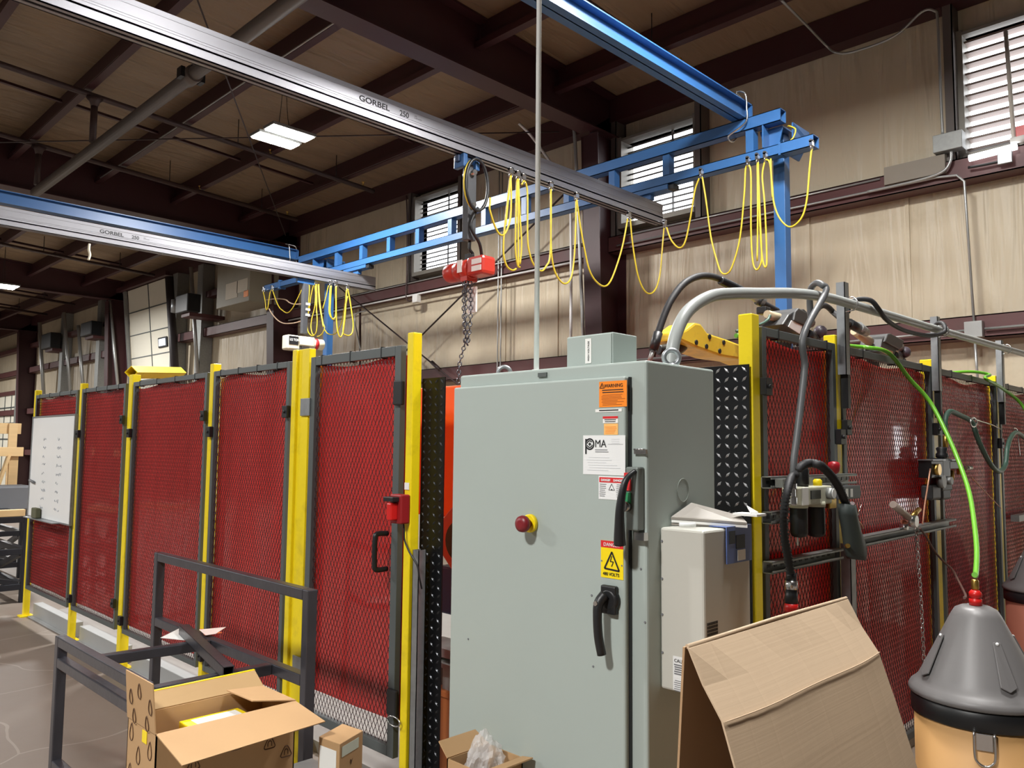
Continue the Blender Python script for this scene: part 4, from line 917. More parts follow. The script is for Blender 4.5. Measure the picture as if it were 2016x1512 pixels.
MB().cyl(fp(1230,705,1.25),fp(1250,760,1.25),.014,12).build('metal_collar', CHROME, t)
MB().tube(smooth([fp(1250,915,1.2),fp(1310,915,1.2),fp(1350,950,1.2),fp(1385,1010,1.2)],4),.003,6).build('loose_wire', mat('copper_wire', S(206,150,120), .4), t)
tag(MB().tube(smooth([fp(1300,900,1.30),fp(1320,830,1.31),fp(1345,760,1.31),fp(1362,710,1.31)],4),.0016,5).build('thin_wire', CHROME), 'thin stray wire sticking up beside the wire gun', 'wire')
t = thing('hanging_hose', ay(1558,1205,1.25), 'ribbed black hose hanging left of the filter with a red ended connector', 'hose')
corr([fp(540,350,1.275),fp(500,375,1.262),fp(470,430,1.248),fp(440,550,1.24),fp(410,700,1.24),fp(395,850,1.24),fp(398,1000,1.24),fp(410,1150,1.24),fp(435,1300,1.24),fp(465,1450,1.24),fp(480,1560,1.24),fp(490,1640,1.24)], .0155, 'ribbed_hose', RUBBER, t)
def seg(py0, py1, r0, r1, nm, m): MB().cyl(ay(1558,py0,1.24),ay(1558,py1,1.24),r0,16,r1).build(nm, m, t)
seg(1128,1143,.017,.017,'hose_cuff',BLACK); seg(1143,1160,.020,.021,'connector_ring',CHROME); seg(1160,1188,.019,.021,'connector_grip',BLACK); seg(1188,1204,.022,.021,'red_collar',REDPL); seg(1204,1225,.012,.012,'connector_tip',CHROME)
# wire tensioner
def rp(x, y, d=1.33): return ay(*zr2(x,y), d)
t = thing('wire_feed_unit', rp(480,1290,1.33), 'small black wire feed unit with brass parts fixed to a yellow post', 'feeder')
for (xa,ya,xb,yb_) in ((335,800,490,1010),(480,770,580,1000),(560,805,675,900)):
    p, q = rp(xa,ya), rp(xb,yb_); MB().box(p.x,q.x,1.33,1.392,q.z,p.z).build('mount_block', BLACK, t, .004)
for (xa,ya,xb,yb_) in ((360,1100,480,1280),(480,1000,620,1180),(490,1150,600,1280)):
    p, q = rp(xa,ya), rp(xb,yb_); MB().box(p.x,q.x,1.335,1.39,q.z,p.z).build('drive_housing', mat('feeder_grey', S(62,64,66), .5), t, .012)
for (x_,y_,r_) in ((430,910,.035),(490,1060,.04),(585,1050,.025)):
    c = rp(x_,y_,1.315); MB().cyl((c.x,1.31,c.z),(c.x,1.34,c.z),r_*.8,16).build('drive_roll', BRASS if y_ < 1000 else GALVD, t)
for (xa,ya,xb,yb_) in ((600,920,640,1040),(690,870,740,970)):
    p, q = rp(xa,ya), rp(xb,yb_); MB().cyl(((p.x+q.x)/2,1.34,q.z),((p.x+q.x)/2,1.34,p.z),(q.x-p.x)*.22,12).build('brass_fitting', BRASS, t)
c = rp(790,890); MB().cyl((c.x-.04,1.33,c.z),(c.x+.06,1.33,c.z),.012,12).build('adjuster', CHROME, t)
for xa, xb in ((330,490),(570,680)): p, q = rp(xa,800), rp(xb,800); MB().box(p.x,q.x,1.32,1.392,p.z,p.z+.006).build('top_plate', GALV, t)
p, q = rp(485,630), rp(555,770); MB().lathe([(.02,q.z),(.03,q.z+.005),(.03,q.z+.02),(.022,q.z+.03),(.028,q.z+.05),(.02,p.z)], ((p.x+q.x)/2,1.35,0), 14).build('inlet_gland', BLACK, t)
c = rp(512,560,1.35); MB().cyl((c.x,1.35,c.z-.03),(c.x,1.35,c.z+.03),.013,12).build('brass_inlet', BRASS, t)
hp = [rp(512,470,1.35),rp(508,380,1.35),rp(515,270,1.35),rp(545,205,1.35),rp(590,190,1.345),rp(700,240,1.34),rp(830,310,1.33),rp(880,430,1.32),rp(940,590,1.31),rp(1040,790,1.30),rp(1120,900,1.30),rp(1190,933,1.30),rp(1255,850,1.30),rp(1280,650,1.30),rp(1320,520,1.31),rp(1390,450,1.32),rp(1487,510,1.33),rp(1560,600,1.34)]
tag(MB().tube(smooth(hp,6),.0135,10).build('green_hose', DGREEN), 'dark green hose looping from the wire feed unit across the far panels', 'hose')
tag(MB().tube(smooth([rp(868,285,1.30),rp(960,315,1.31),rp(1100,360,1.35),rp(1190,410,1.385)],4),.004,6).tube([rp(862+40*math.cos(a),325+58*math.sin(a),1.30) for a in [i*.5236 for i in range(12)]],.004,5,closed=True).build('wire_hook', CHROME), 'bent wire hook holding the green hose to a yellow post', 'hook')
tag(MB().tube(smooth([rp(1352,395,1.352),rp(1400,420,1.352),rp(1420,600,1.352),rp(1435,740,1.355)],4),.004,6).build('wire_hook', CHROME), 'thin wire hook dangling from the green hose near the right edge', 'hook')
tag(MB().tube(smooth([rp(325,900,1.33),rp(290,1130,1.33),rp(255,1350,1.335),rp(238,1512,1.335),ay(1816,1032,1.34)],4),.004,6).build('copper_tube', mat('copper_tube', S(222,170,140), .35, .4)), 'thin copper tube slanting down from the wire feed unit to the clamp bar', 'tube')
tag(MB().tube([rp(830,1000,1.33),rp(1200,1390,1.38)],.003,6).build('thin_wire', mat('copper_wire', S(206,150,120), .4)), 'thin straight copper wire slanting right below the lime hose', 'wire')
# flow meter on the clamp bar
t = thing('flow_meter', ay(1795,1040,1.30), 'small gas flow meter with glass tube clamped on the far bar', 'gauge')
MB().cyl(ay(1758,993,1.30),ay(1788,1018,1.30),.016,14).build('meter_tube', mat('meter_tube', S(176,160,150), .25, .2), t)
c = ay(1796,1026,1.30); MB().cyl((c.x,1.28,c.z),(c.x,1.33,c.z),.026,18).build('meter_body', CHROME, t); MB().cyl(ay(1795,1018,1.31),ay(1809,1003,1.31),.012,12).build('brass_valve', BRASS, t)
MB().cyl(ay(1776,1027,1.32),ay(1790,1030,1.32),.009,10).build('copper_nut', mat('copper_nut', S(190,120,96), .35, .6), t)
MB().cyl((c.x,1.32,c.z-.03),(c.x,1.352,c.z-.03),.012,10).build('mount_stud', CHROME, t)
cc = tag(chain([ay(1804,1040,1.33),ay(1806,1080,1.325),ay(1811,1150,1.325),ay(1815,1220,1.325),ay(1819,1310,1.325)], .008, .003, .021, 'hanging_chain', CHROME, None), 'bright steel chain hanging from the clamp bar towards the drum lid', 'chain')
tag(MB().tube(smooth([ay(1811,1040,1.345),ay(1822,1055,1.34),ay(1840,1085,1.33),ay(1858,1106,1.31),ay(1874,1120,1.27),ay(1885,1140,1.18),ay(1900,1170,1.02),(3.10,.875,1.10)],5),.005,6).build('brown_cable', BROWNC), 'thin brown cable sagging from the clamp bar to the drum lid', 'cable')
tag(MB().box(5.98,6.6,1.352,1.40,1.16,1.20).build('clamp_bar', GALVD), 'far dark clamp bar at the right edge behind the second drum', 'bar')
# ================================================================ WIRE DRUMS
def drum(c, label, bm, hose_col):
    c = V(c); t = thing('wire_drum', c, label, 'drum', 'wire drums with cone lids'); x, y = c.x, c.y
    MB().lathe([(.194,.0),(.198,.01),(.198,.735)], (x,y,0), 48).build('drum_body', bm, t)
    MB().lathe([(.2,.722),(.207,.726),(.207,.778),(.2,.785)], (x,y,0), 48).build('clamp_ring', BLACK, t)
    MB().lathe([(.203,.784),(.213,.789),(.214,.800),(.207,.812),(.194,.822),(.182,.836),(.172,.856),(.076,1.052),(.064,1.072),(.044,1.082),(0,1.084)], (x,y,0), 48).build('cone_lid', CONE, t)
    d = (V((0,0,0))-V((x,y,0))).normalized()
    for a in (-62,28,118,208):
        q = Matrix.Rotation(R(a),3,'Z')@d; n = q.cross(V((0,0,1)))
        f = MB(); P = [V((x,y,0))+q*rr+V((0,0,z))+n*s for rr, z, s in ((.112,.985,-.012),(.112,.985,.012),(.174,.858,.026),(.182,.845,0),(.174,.858,-.026))]
        nn = (q+V((0,0,.55))).normalized(); f.prism([p+nn*.001 for p in P], nn*.006); f.build('lid_flap', CONE, t, .002)
        p = V((x,y,0))+q*.113+V((0,0,.978)); MB().ico(p+nn*.008,.0065,1).build('rivet', WHITE, t)
    q = Matrix.Rotation(R(3),3,'Z')@d; n = q.cross(V((0,0,1))); p = V((x,y,.695))+q*.20
    l = MB().obox(p+q*.003, n, (0,0,1), q, .024, .026, .003); l.build('latch_plate', CHROME, t, .002)
    lp = [p+q*.008+n*s+V((0,0,z)) for s, z in ((-.028,.03),(-.028,-.04),(-.020,-.062),(0,-.072),(.020,-.062),(.028,-.04),(.028,.03))]
    MB().tube(smooth(lp,4),.004,6).build('latch_loop', CHROME, t)
    MB().lathe([(.02,1.084),(.02,1.105),(.013,1.108),(.02,1.112),(.02,1.125),(.012,1.135)], (x,y,0), 14).build('red_fitting', REDPL, t)
    MB().lathe([(.010,1.135),(.012,1.14),(.012,1.165),(.009,1.17)], (x,y,0), 12).build('brass_nipple', BRASS, t)
    return t
drum((3.08,.835,0), 'tan fibre wire drum with grey cone lid in the right foreground', DRUMC, 0)
drum((5.67,1.17,0), 'brown fibre wire drum with cone lid, partly out of frame behind the tan drum', DRUMR, 0)
h1 = [(2.9,1.62,2.06),ay(1682,682,1.50),(3.78,1.44,2.082),(3.88,1.38,2.06)]+[ay(px_,py_,y_) for px_,py_,y_ in ((1790,745,1.34),(1830,790,1.28),(1862,850,1.20),(1888,910,1.12),(1908,970,1.03),(1918,1030,.95),(1923,1085,.89),(1921,1130,.85))]+[(3.08,.835,1.185)]
tag(MB().tube(smooth(h1,6),.0095,10).build('lime_hose', GREENH), 'lime green hose arching over the fence to the tan drum', 'hose')
h2 = [(5.3,1.7,2.06),(5.4,1.55,2.09),(5.5,1.46,2.098),(5.62,1.40,2.085),ay(1940,745,1.34),ay(1975,766,1.34),ay(2016,803,1.28),(5.75,1.19,1.65),(5.69,1.17,1.4),(5.67,1.17,1.176)]
tag(MB().tube(smooth(h2,6),.0095,10).build('lime_hose', GREENH), 'lime green hose arching over the fence at the right edge to the brown drum', 'hose')
# ================================================================ INSIDE THE CELL
Ya = 2.44
t = thing('welding_robot', (4.75,Ya,.06), 'yellow welding robot whose arm shows above the fence beside the grey cabinet', 'robot')
def ra(px_, py_, d=0): return ay(px_,py_,Ya+d)
sil = [(1339,669),(1341,653),(1352,648),(1369,635),(1380,637),(1393,655),(1432,668),(1466,681),(1500,694),(1500,722),(1466,708),(1430,703),(1420,701),(1371,684)]
arm = MB().prism([ra(*p,-.09) for p in sil], (0,.18,0)); arm.build('forearm', ROBOT, t, .012)
hd = MB()
for q in ((1372,674),(1392,682),(1418,691),(1398,663),(1426,674)): c = ra(*q,-.096); MB().cyl(c,c+V((0,.006,0)),.014,10).build('bolt', BLACK, t)
MB().tube(smooth([ra(1345,668),ra(1330,685),ra(1310,690),ra(1295,688)],4),.05,12,radii=[.055-.0025*i for i in range(13)]).build('wrist', BLACK, t)
e = ra(1500,717); s = MB().prism([(e.x-.05,Ya-.11,e.z+.06),(e.x+.30,Ya-.11,e.z+.06),(e.x+.38,Ya-.11,e.z-.1),(e.x+.25,Ya-.11,1.35),(e.x+.02,Ya-.11,1.35)], (0,.22,0)); s.build('upper_arm', ROBOT, t, .03)
MB().lathe([(.26,.06),(.26,.2),(.2,.26),(.18,.9),(.22,1.0),(.22,1.4)], (e.x+.15,Ya,0), 24).build('robot_base', ROBOT, t)
tc = [(1284,702),(1288,680),(1296,655),(1308,620),(1322,590),(1345,560),(1372,545),(1400,544),(1430,555),(1462,572),(1495,593),(1530,612)]
t = thing('torch_cable', ay(1284,702,2.3), 'black welding torch cable arching from the robot wrist to the first wire feeder', 'cable')
MB().tube(smooth([ay(px_,py_,2.40-.012*i) for i,(px_,py_) in enumerate(tc)],5),.019,10).build('cable', RUBBER, t)
corr([ay(1418,552,2.30),ay(1440,562,2.29),ay(1462,573,2.28)], .025, 'bend_spring', BLACK, t, .012)
MB().cyl(ay(1296,655,2.35),ay(1286,690,2.36),.024,12).build('torch_body', BLACK, t); MB().cyl(ay(1286,690,2.36),ay(1278,712,2.37),.012,10).build('torch_neck', GALVD, t)
def feeder(label, cv, Yc, body, neck, knob, tube, gland, back):
    P = [cv(*p) for p in body]; c = sum(P, V((0,0,0)))/len(P); t = thing('wire_feeder', c, label, 'wire feeder', 'wire feeders above the fence')
    MB().prism(P, (0,.14,0)).build('feeder_box', mat('feeder_box', S(52,52,52), .5), t, .008)
    MB().prism([cv(*p)+V((0,-.012,0)) for p in back], (0,.16,0)).build('cover', mat('feeder_cover', S(66,66,66), .45), t, .006)
    MB().cyl(cv(*neck[0])+V((0,.07,0)),cv(*neck[1])+V((0,.07,0)),.022,12,.03).build('neck', mat('neck_tan', S(196,180,150), .5), t)
    k = cv(*knob)+V((0,.02,0)); MB().ico(k,.04,2).build('knob', mat('knob_purple', S(70,62,70), .4), t)
    a, b = cv(*tube[0])+V((0,.03,0)), cv(*tube[1])+V((0,.03,0)); MB().cyl(a,a.lerp(b,.4),.032,12).cyl(a.lerp(b,.4),a.lerp(b,.7),.022,12).cyl(a.lerp(b,.7),b,.014,12).build('outlet', BLACK, t)
    MB().cyl(cv(*gland[0])+V((0,.04,0)),cv(*gland[1])+V((0,.04,0)),.03,12).build('gland', GALVD, t)
    cc = c+V((.05,.12,0)); MB().box(cc.x-.03,cc.x+.03,cc.y-.03,cc.y+.03,.06,cc.z-.03).build('mount_pole', BLACK, t)
    return t
z4 = lambda x, y: (1500+.1786*x, 560+.1786*y)
c4 = lambda x, y: ay(*z4(x,y), 2.0)
t = feeder('dark wire feeder with a white label, first above the right fence', c4, 2.0, [(300,330),(380,280),(470,270),(560,360),(510,580),(440,560),(230,440)], ((190,310),(310,360)), (680,520), ((540,540),(700,625)), ((545,400),(610,415)), [(350,300),(385,262),(560,355),(535,440),(500,470),(330,400)])
p = [c4(320,395)+V((0,-.004,0)),c4(440,455)+V((0,-.004,0)),c4(410,545)+V((0,-.004,0)),c4(285,465)+V((0,-.004,0))]; MB().prism(p,(0,.003,0)).build('white_label', PAPER, t)
c4b = lambda x, y: ay(*z4(x,y), 1.9)
t = feeder('dark wire feeder with a tan side, second above the right fence', c4b, 1.9, [(1330,600),(1370,560),(1530,640),(1450,805),(1300,735)], ((1140,505),(1310,620)), (1610,745), ((1480,770),(1660,870)), ((1530,670),(1590,690)), [(1370,545),(1400,540),(1550,620),(1530,690),(1500,720),(1335,630)])
p = [c4b(1310,690)+V((0,-.004,0)),c4b(1440,740)+V((0,-.004,0)),c4b(1430,800)+V((0,-.004,0)),c4b(1305,740)+V((0,-.004,0))]; MB().prism(p,(0,.003,0)).build('tan_side', mat('tan_side', S(190,150,104), .5), t)
t = thing('welding_lead', ay(1640,640,1.95), 'black and grey lead running behind the first strut to the second wire feeder', 'cable')
MB().tube(smooth([c4(600,290),c4(640,245),c4(690,232),c4(740,260),c4(790,310),c4b(900,400),c4b(980,440),c4b(1060,480),c4b(1140,520)],5),.017,10).build('cable', RUBBER, t)
MB().cyl(c4b(960,425),c4b(1100,505),.028,12).build('connector', BLACK, t); MB().cyl(c4b(1060,470),c4b(1150,530),.034,12,.026).build('connector_collar', GALVD, t)
t = thing('torch_connector', ay(1500,590,2.2), 'grey torch connector entering the first wire feeder', 'connector')
MB().cyl(ay(1470,575,2.2),ay(1506,598,2.12),.024,12).build('sleeve', GALVD, t); MB().box(ay(1498,600,2.12).x,ay(1508,600,2.12).x,2.09,2.15,ay(1510,618,2.1).z,ay(1510,604,2.1).z).build('switch_block', BLACK, t, .006); MB().cyl(ay(1492,589,2.15),ay(1504,597,2.13),.032,12,.026).build('collar', BLACK, t)
tag(MB().tube(smooth([c4(185,330)+V((0,.05,0)),c4(160,380)+V((0,.05,0)),c4(90,425)+V((0,.05,0)),c4(0,450)+V((0,.05,0)),c4(-60,470)+V((0,.08,0)),c4(-90,500)+V((0,.1,0))],5),.008,8).build('green_hose', DGREEN), 'short green hose hanging under the neck of the first wire feeder', 'hose')
# orange positioner behind the left tread plate
t = thing('positioner', (2.95,3.3,.06), 'orange weld positioner glimpsed between the tread plate and the cabinet', 'machine')
MB().box(2.72,3.0,2.2,4.4,1.24,1.92).build('head_panel', ORANGE, t, .01)
MB().prism([(2.715,3.14+.19*math.cos(a)-.08,1.14+.17*math.sin(a)) for a in [i*math.pi/4+.39 for i in range(8)]], (.2,0,0)).build('gear_housing', mat('rust_red', S(184,80,56), .5), t, .008)
MB().cyl((2.70,3.06,1.13),(2.73,3.06,1.13),.10,24).cyl((2.68,3.05,1.13),(2.70,3.05,1.13),.04,16).build('motor_face', BLACK, t)
MB().box(2.76,2.98,2.3,3.3,.74,.98).build('blue_drive', mat('drive_blue', S(30,54,110), .45), t, .01)
MB().box(2.74,3.0,2.2,3.4,.06,.5).box(2.8,2.95,2.6,3.0,.5,1.0).build('pedestal', mat('pedestal_dark', S(60,50,48), .6), t, .01)
tag(MB().box(2.55,2.72,2.72,3.05,.06,.42).box(2.54,2.73,2.71,3.06,.42,.45).build('tool_chest', mat('rust_wood', S(176,104,56), .6), None, .004), 'rusty orange chest low in the gap beside the cabinet', 'chest')
tag(MB().box(2.5,2.66,2.8,3.12,.62,.66).box(2.48,2.68,2.78,3.14,.58,.60).box(2.56,2.59,2.8,3.0,.451,.58).build('tool_tray', GALVD), 'grey tool tray in the gap above the orange chest', 'tray')
t = thing('work_table', (3.6,6.2,.06), 'orange work fixture dimly visible through the red curtains', 'fixture')
MB().box(3.3,3.9,5.5,7.6,.85,.95).build('table_top', mat('table_dark', S(70,60,58), .6), t, .006)
for x_, y_ in ((3.35,5.6),(3.85,5.6),(3.35,7.5),(3.85,7.5)): MB().box(x_-.04,x_+.04,y_-.04,y_+.04,.06,.85).build('leg', mat('table_dark', S(70,60,58), .6), t)
MB().prism([(3.4,6.5,.95),(3.4,7.0,.95),(3.4,6.85,1.3),(3.4,6.6,1.35)], (.15,0,0)).build('orange_clamp', ORANGE, t, .01)
# cables on the floor by the cabinet
rn = random.Random(5); t = thing('cable_bundle', (2.45,2.5,.0), 'tangle of grey brown cables on the floor between the tread plate and cabinet', 'cables')
for k in range(14):
    y0 = 2.02+rn.uniform(0,.5); z = .07+.02*(k % 7)
    P = [(2.32+rn.uniform(-.12,.1), y0, z), (2.32+rn.uniform(-.06,.12), 2.25+rn.uniform(-.05,.1), z+rn.uniform(-.02,.10)), (2.42+rn.uniform(-.06,.1), 2.45+rn.uniform(-.05,.1), z+rn.uniform(0,.16)), (2.55+rn.uniform(-.1,.1), 2.62+rn.uniform(-.1,.05), z+rn.uniform(.0,.2))]
    MB().tube(smooth(P,6),.014,8).build('cable', mat('cable_mauve', S(120,96,92), .55), t)
# ================================================================ ON THE LONG WALL
def runs(name, label, cat, paths, r, m, parts='conduit', extra=None):
    if len(paths) == 1 and not extra: return tag(MB().tube(smooth(paths[0],5),r,8).build(name, m), label, cat)
    t = thing(name, paths[0][0], label, cat)
    for p in paths: MB().tube(smooth(p,5),r,8).build(parts, m, t)
    return t
def elbow(a, c, b, r=.12):
    a, b, c = V(a), V(b), V(c); return [a, c+(a-c).normalized()*r, c+((a-c).normalized()+(b-c).normalized())*r*.3, c+(b-c).normalized()*r, b]
xw = 7.74
c = ax(1905,400,7.74); c2 = ax(1918,640,7.74)
tag(MB().tube([(xw,5.92,4.09),(xw,c.y+.25,4.09),(xw,c.y+.08,4.07),(xw,c.y+.02,4.0),(xw,c2.y,c2.z)],.011,8).build('conduit_run', CONDUIT), 'pale conduit along the upper girt that turns down the right wall to a square box', 'conduit')
t = thing('outlet_box', (7.74,c2.y,c2.z-.12), 'small square grey outlet box on the right wall conduit', 'box')
MB().box(7.70,7.77,c2.y-.07,c2.y+.07,c2.z-.11,c2.z+.03).build('mount_box', CONDUIT, t, .003)
tag(MB().tube([(7.74,c2.y,c2.z-.12),(7.76,c2.y-.01,2.1)],.011,8).build('conduit_run', CONDUIT), 'short conduit below the square outlet box on the right wall', 'conduit')
tag(MB().tube([(7.74,c2.y-.08,c2.z-.04),(7.74,-1.5,c2.z-.04)],.011,8).build('conduit_run', CONDUIT), 'horizontal conduit leaving the square outlet box to the right', 'conduit')
tag(MB().tube([(7.74,c2.y+.08,c2.z-.04),(7.74,c2.y+1.2,c2.z-.05),(7.74,5.9,c2.z-.05)],.010,8).build('conduit_run', CONDUIT), 'long thin conduit along the lower girt of the right wall', 'conduit')
tag(MB().tube([(7.765,2.8,4.20),(7.765,5.9,4.20)],.010,8).build('conduit_run', CONDUIT), 'thin conduit along the top of the upper girt', 'conduit')
tag(MB().tube([(7.755,6.3,4.20),(7.755,13.8,4.20)],.011,8).build('conduit_run', CONDUIT), 'long conduit along the upper girt left of the dark column', 'conduit')
tag(MB().tube([(7.73,6.5,3.99),(7.73,13.75,3.99)],.014,8).build('conduit_run', WHITE), 'white pipe running under the upper girt left of the dark column', 'pipe')
d = ax(1875,30,7.76)
tag(MB().tube(smooth([az(1538,0,5.74),az(1590,52,5.72),ax(1625,88,7.70),ax(1645,103,7.72),ax(1680,102,7.74),ax(1760,72,7.745),(7.75,2.38,5.69),(7.752,2.27,5.66),(7.752,2.245,5.55),(7.752,2.24,4.9),(7.752,2.235,4.47)],6),.012,8).build('hanging_conduit', CONDUIT), 'conduit sagging from the roof, along the eave and down beside the large louvred window', 'conduit')
t = thing('electrical_box', (7.72,2.18,4.32), 'grey electrical box at the lower left corner of the large louvred window', 'box')
MB().box(7.68,7.79,2.06,2.30,4.30,4.46).build('mount_box', GALVD, t, .004)
tag(MB().box(7.735,7.79,2.22,2.75,4.12,4.29).build('mount_plate', mat('dull_plate', S(140,132,120), .6)), 'flat grey plate on the upper girt below the large louvred window', 'plate')
tag(MB().tube(smooth([(7.715,2.16,4.29),(7.715,2.17,4.2),(7.715,2.24,4.12),(7.715,2.45,4.09),(7.715,2.9,4.085)],5),.013,8).build('conduit_elbow', CONDUIT), 'curved conduit dropping from the electrical box onto the girt', 'conduit')
# pole, receptacle and strip light in front of the big louvre
q0, q1 = ax(1980,62,7.82), ax(1997,285,7.82)
tag(MB().cyl(q1,q0,.018,10).build('mount_pole', mat('pale_pole', S(196,190,180), .5)), 'pale pole standing across the large louvred window', 'pole')
t = thing('strip_lamp', ax(1985,305,7.72), 'bright tube lamp and conduit fitting at the foot of the large louvred window', 'lamp')
a, b = ax(1908,312,7.72), ax(2002,288,7.72); MB().cyl(a,b,.03,12).build('lamp_tube', emis('tube_lamp', (1,1,1,1), 4), t)
a2, b2 = ax(1990,278,7.72), ax(2030,268,7.72); MB().cyl(a2,b2,.03,12).build('lamp_socket', PAPER, t)
c = ax(1979,310,7.72); MB().box(7.70,7.73,c.y-.055,c.y+.055,c.z-.055,c.z+.055).build('mount_receptacle', GALV, t, .003)
MB().tube(smooth([ax(1906,330,7.72),ax(1935,325,7.72),ax(1968,318,7.72)],4),.012,8).build('lamp_cable', BLACK, t)
c = ax(2010,262,7.72); MB().box(7.70,7.76,c.y-.035,c.y+.035,c.z-.06,c.z+.06).build('orange_switch', REDPL, t, .004)
# conduits by the dark column
tag(MB().tube(smooth([(7.0,6.27,roof(7)-.36),(7.25,6.27,5.66),(7.34,6.27,5.5),(7.42,6.27,4.5),(7.55,6.27,2.6),(7.6,6.27,2.0)],5),.022,10).build('hanging_conduit', CONDUIT), 'pale conduit bending down the near side of the dark maroon column', 'conduit')
tag(MB().tube(smooth([(7.55,6.5,2.0),(7.55,6.5,4.4),(7.5,6.55,4.9),(7.3,6.9,5.55),(7.1,7.0,5.75)],5),.018,10).build('conduit_run', WHITE), 'white pipe beside the left edge of the dark maroon column', 'pipe')
for px_, lb in ((979,'left one of two thin vertical conduits on the wall behind the red hoist'),(985,'right one of two thin vertical conduits on the wall behind the red hoist')):
    a = ax(px_,735,7.75); tag(MB().tube(smooth([(7.75,a.y,1.9),(7.75,a.y,4.0),(7.75,a.y,5.6)],3),.010,8).build('conduit_run', CONDUIT), lb, 'conduit')
for px_ in (995,999):
    a = ax(px_,700,7.9); 
tag(MB().tube(smooth([ax(720,612,7.7),ax(701,618,7.7),ax(699,635,7.7),ax(704,660,7.7),ax(710,690,7.7)],4),.012,8).build('wall_cable', CONDUIT), 'thin cable drooping down the wall beside the yellow loops', 'cable')
tag(MB().cyl(ax(709,608,7.75),ax(709,760,7.75),.02,8).build('drop_pipe', mat('dark_pipe', S(70,52,50), .5)), 'dark vertical pipe on the wall right of the far bridge rail', 'pipe')
c = ax(819,588,7.73); tag(MB().box(7.70,7.78,c.y-.06,c.y+.06,c.z-.06,c.z+.06).build('mount_outlet', PAPER, None, .004), 'small white outlet on the upper girt left of the red hoist', 'outlet')
tag(MB().tube(smooth([ax(815,590,7.72),ax(803,592,7.72),ax(799,575,7.72),ax(801,540,7.74),ax(802,440,7.76),ax(800,385,7.76)],4),.012,8).build('wall_cable', mat('dark_pipe', S(70,52,50), .5)), 'dark cable rising from the small white outlet up the wall', 'cable')
for (a, b), lb in ((((668,566),(905,760)),'diagonal brace rod sloping down to the right on the wall'),(((800,690),(1125,368)),'diagonal brace rod sloping up to the right on the wall')):
    xr = 7.66 if a[0] == 668 else 7.62; p, q = ax(*a,xr), ax(*b,xr); t = thing('brace_rod', p if p.z < q.z else q, lb, 'rod'); MB().cyl(p,q,.013,8).build('rod', mat('dark_rod', S(58,44,44), .5), t)
    if a[0] == 668: u0 = ax(850,713,7.66); u1 = ax(866,728,7.66); MB().cyl(u0,u1,.03,8).build('mount_turnbuckle', mat('dark_rod', S(58,44,44), .5), t)
# unit heater on the far wall
t = thing('unit_heater', (7.1,14.5,4.2), 'grey box heater with stickers hung high by the far column', 'heater')
a, b = ax(429,522,7.0), ax(490,592,7.0); MB().box(7.0,7.6,b.y,a.y,b.z,a.z+.25).build('heater_case', mat('heater_grey', S(140,134,116), .55), t, .01)
for (x0_,y0_,x1_,y1_,m_) in ((445,560,467,585,PAPER),(467,553,487,572,PAPER),(480,573,488,583,SIGNO)):
    p, q = ax(x0_,y0_,6.995), ax(x1_,y1_,6.995); MB().box(6.993,6.999,q.y,p.y,q.z,p.z).build('sticker', mat('sticker_pale', S(200,190,170), .6) if m_ is PAPER else m_, t)
MB().tube([(7.3,b.y+.1,a.z+.2),(7.3,b.y+.1,5.75)],.02,8).tube([(7.3,a.y-.1,a.z+.2),(7.3,a.y-.1,5.75)],.02,8).build('hanger', BLACK, t)
# slanting door tracks, conduits and operators of the far bays
def lean(name, pt, pb, label, cat, r, m):
    b = ax(*pb,7.7); tp = ay(*pt,b.y); d = (tp-b); b2 = b-d*((b.z-2.3)/d.z) if b.z > 2.3 else b; tag(MB().cyl(b2 if b2.z > 0 else b,tp,r,8).build(name, m), label, cat)
lean('hanging_conduit', (216,591), (227,707), 'slanting conduit just left of the dark column by the white overhead door', 'conduit', .045, CONDUIT)
lean('hanging_conduit', (376,526), (389,735), 'slanting conduit right of the white overhead door', 'conduit', .045, CONDUIT)
lean('hanging_conduit', (126,615), (139,770), 'slanting conduit left of the far black operator box', 'conduit', .05, CONDUIT)
lean('hanging_conduit', (154,640), (163,752), 'slanting pale pipe beside the far black operator box', 'conduit', .05, CONDUIT)
lean('hanging_conduit', (78,635), (86,775), 'slanting pale pipe beside the farthest column', 'conduit', .06, CONDUIT)
lean('door_rail', (333,545), (345,740), 'dark slanting guide rail along the right edge of the white overhead door', 'rail', .10, mat('dark_pipe2', S(50,44,46), .5))
def opbox(px0,py0,px1,py1,x,label):
    p, q = ax(px0,py0,x), ax(px1,py1,x); t = thing('door_operator', ((x+.15),(p.y+q.y)/2,q.z), label, 'door operator', 'black door operators')
    MB().box(x,x+.3,q.y,p.y,q.z,p.z).build('mount_case', BLACK, t, .02); MB().box(x+.1,7.99,q.y+.1,p.y-.1,q.z-.08,q.z).build('mount_bracket', MAROON2, t)
    return t
opbox(346,583,368,612,7.1,'black door operator right of the white overhead door')
opbox(159,637,178,658,7.35,'black door operator in the bay left of the dark column')
opbox(82,659,98,684,7.35,'black door operator beside the farthest column')
t = bpy.data.objects['door_operator']; p, q = ax(342,592,7.18), ax(350,614,7.18); MB().cyl(((p.x),(p.y+q.y)/2,q.z),((p.x),(p.y+q.y)/2,p.z),.1,14).build('motor', GALV, t)
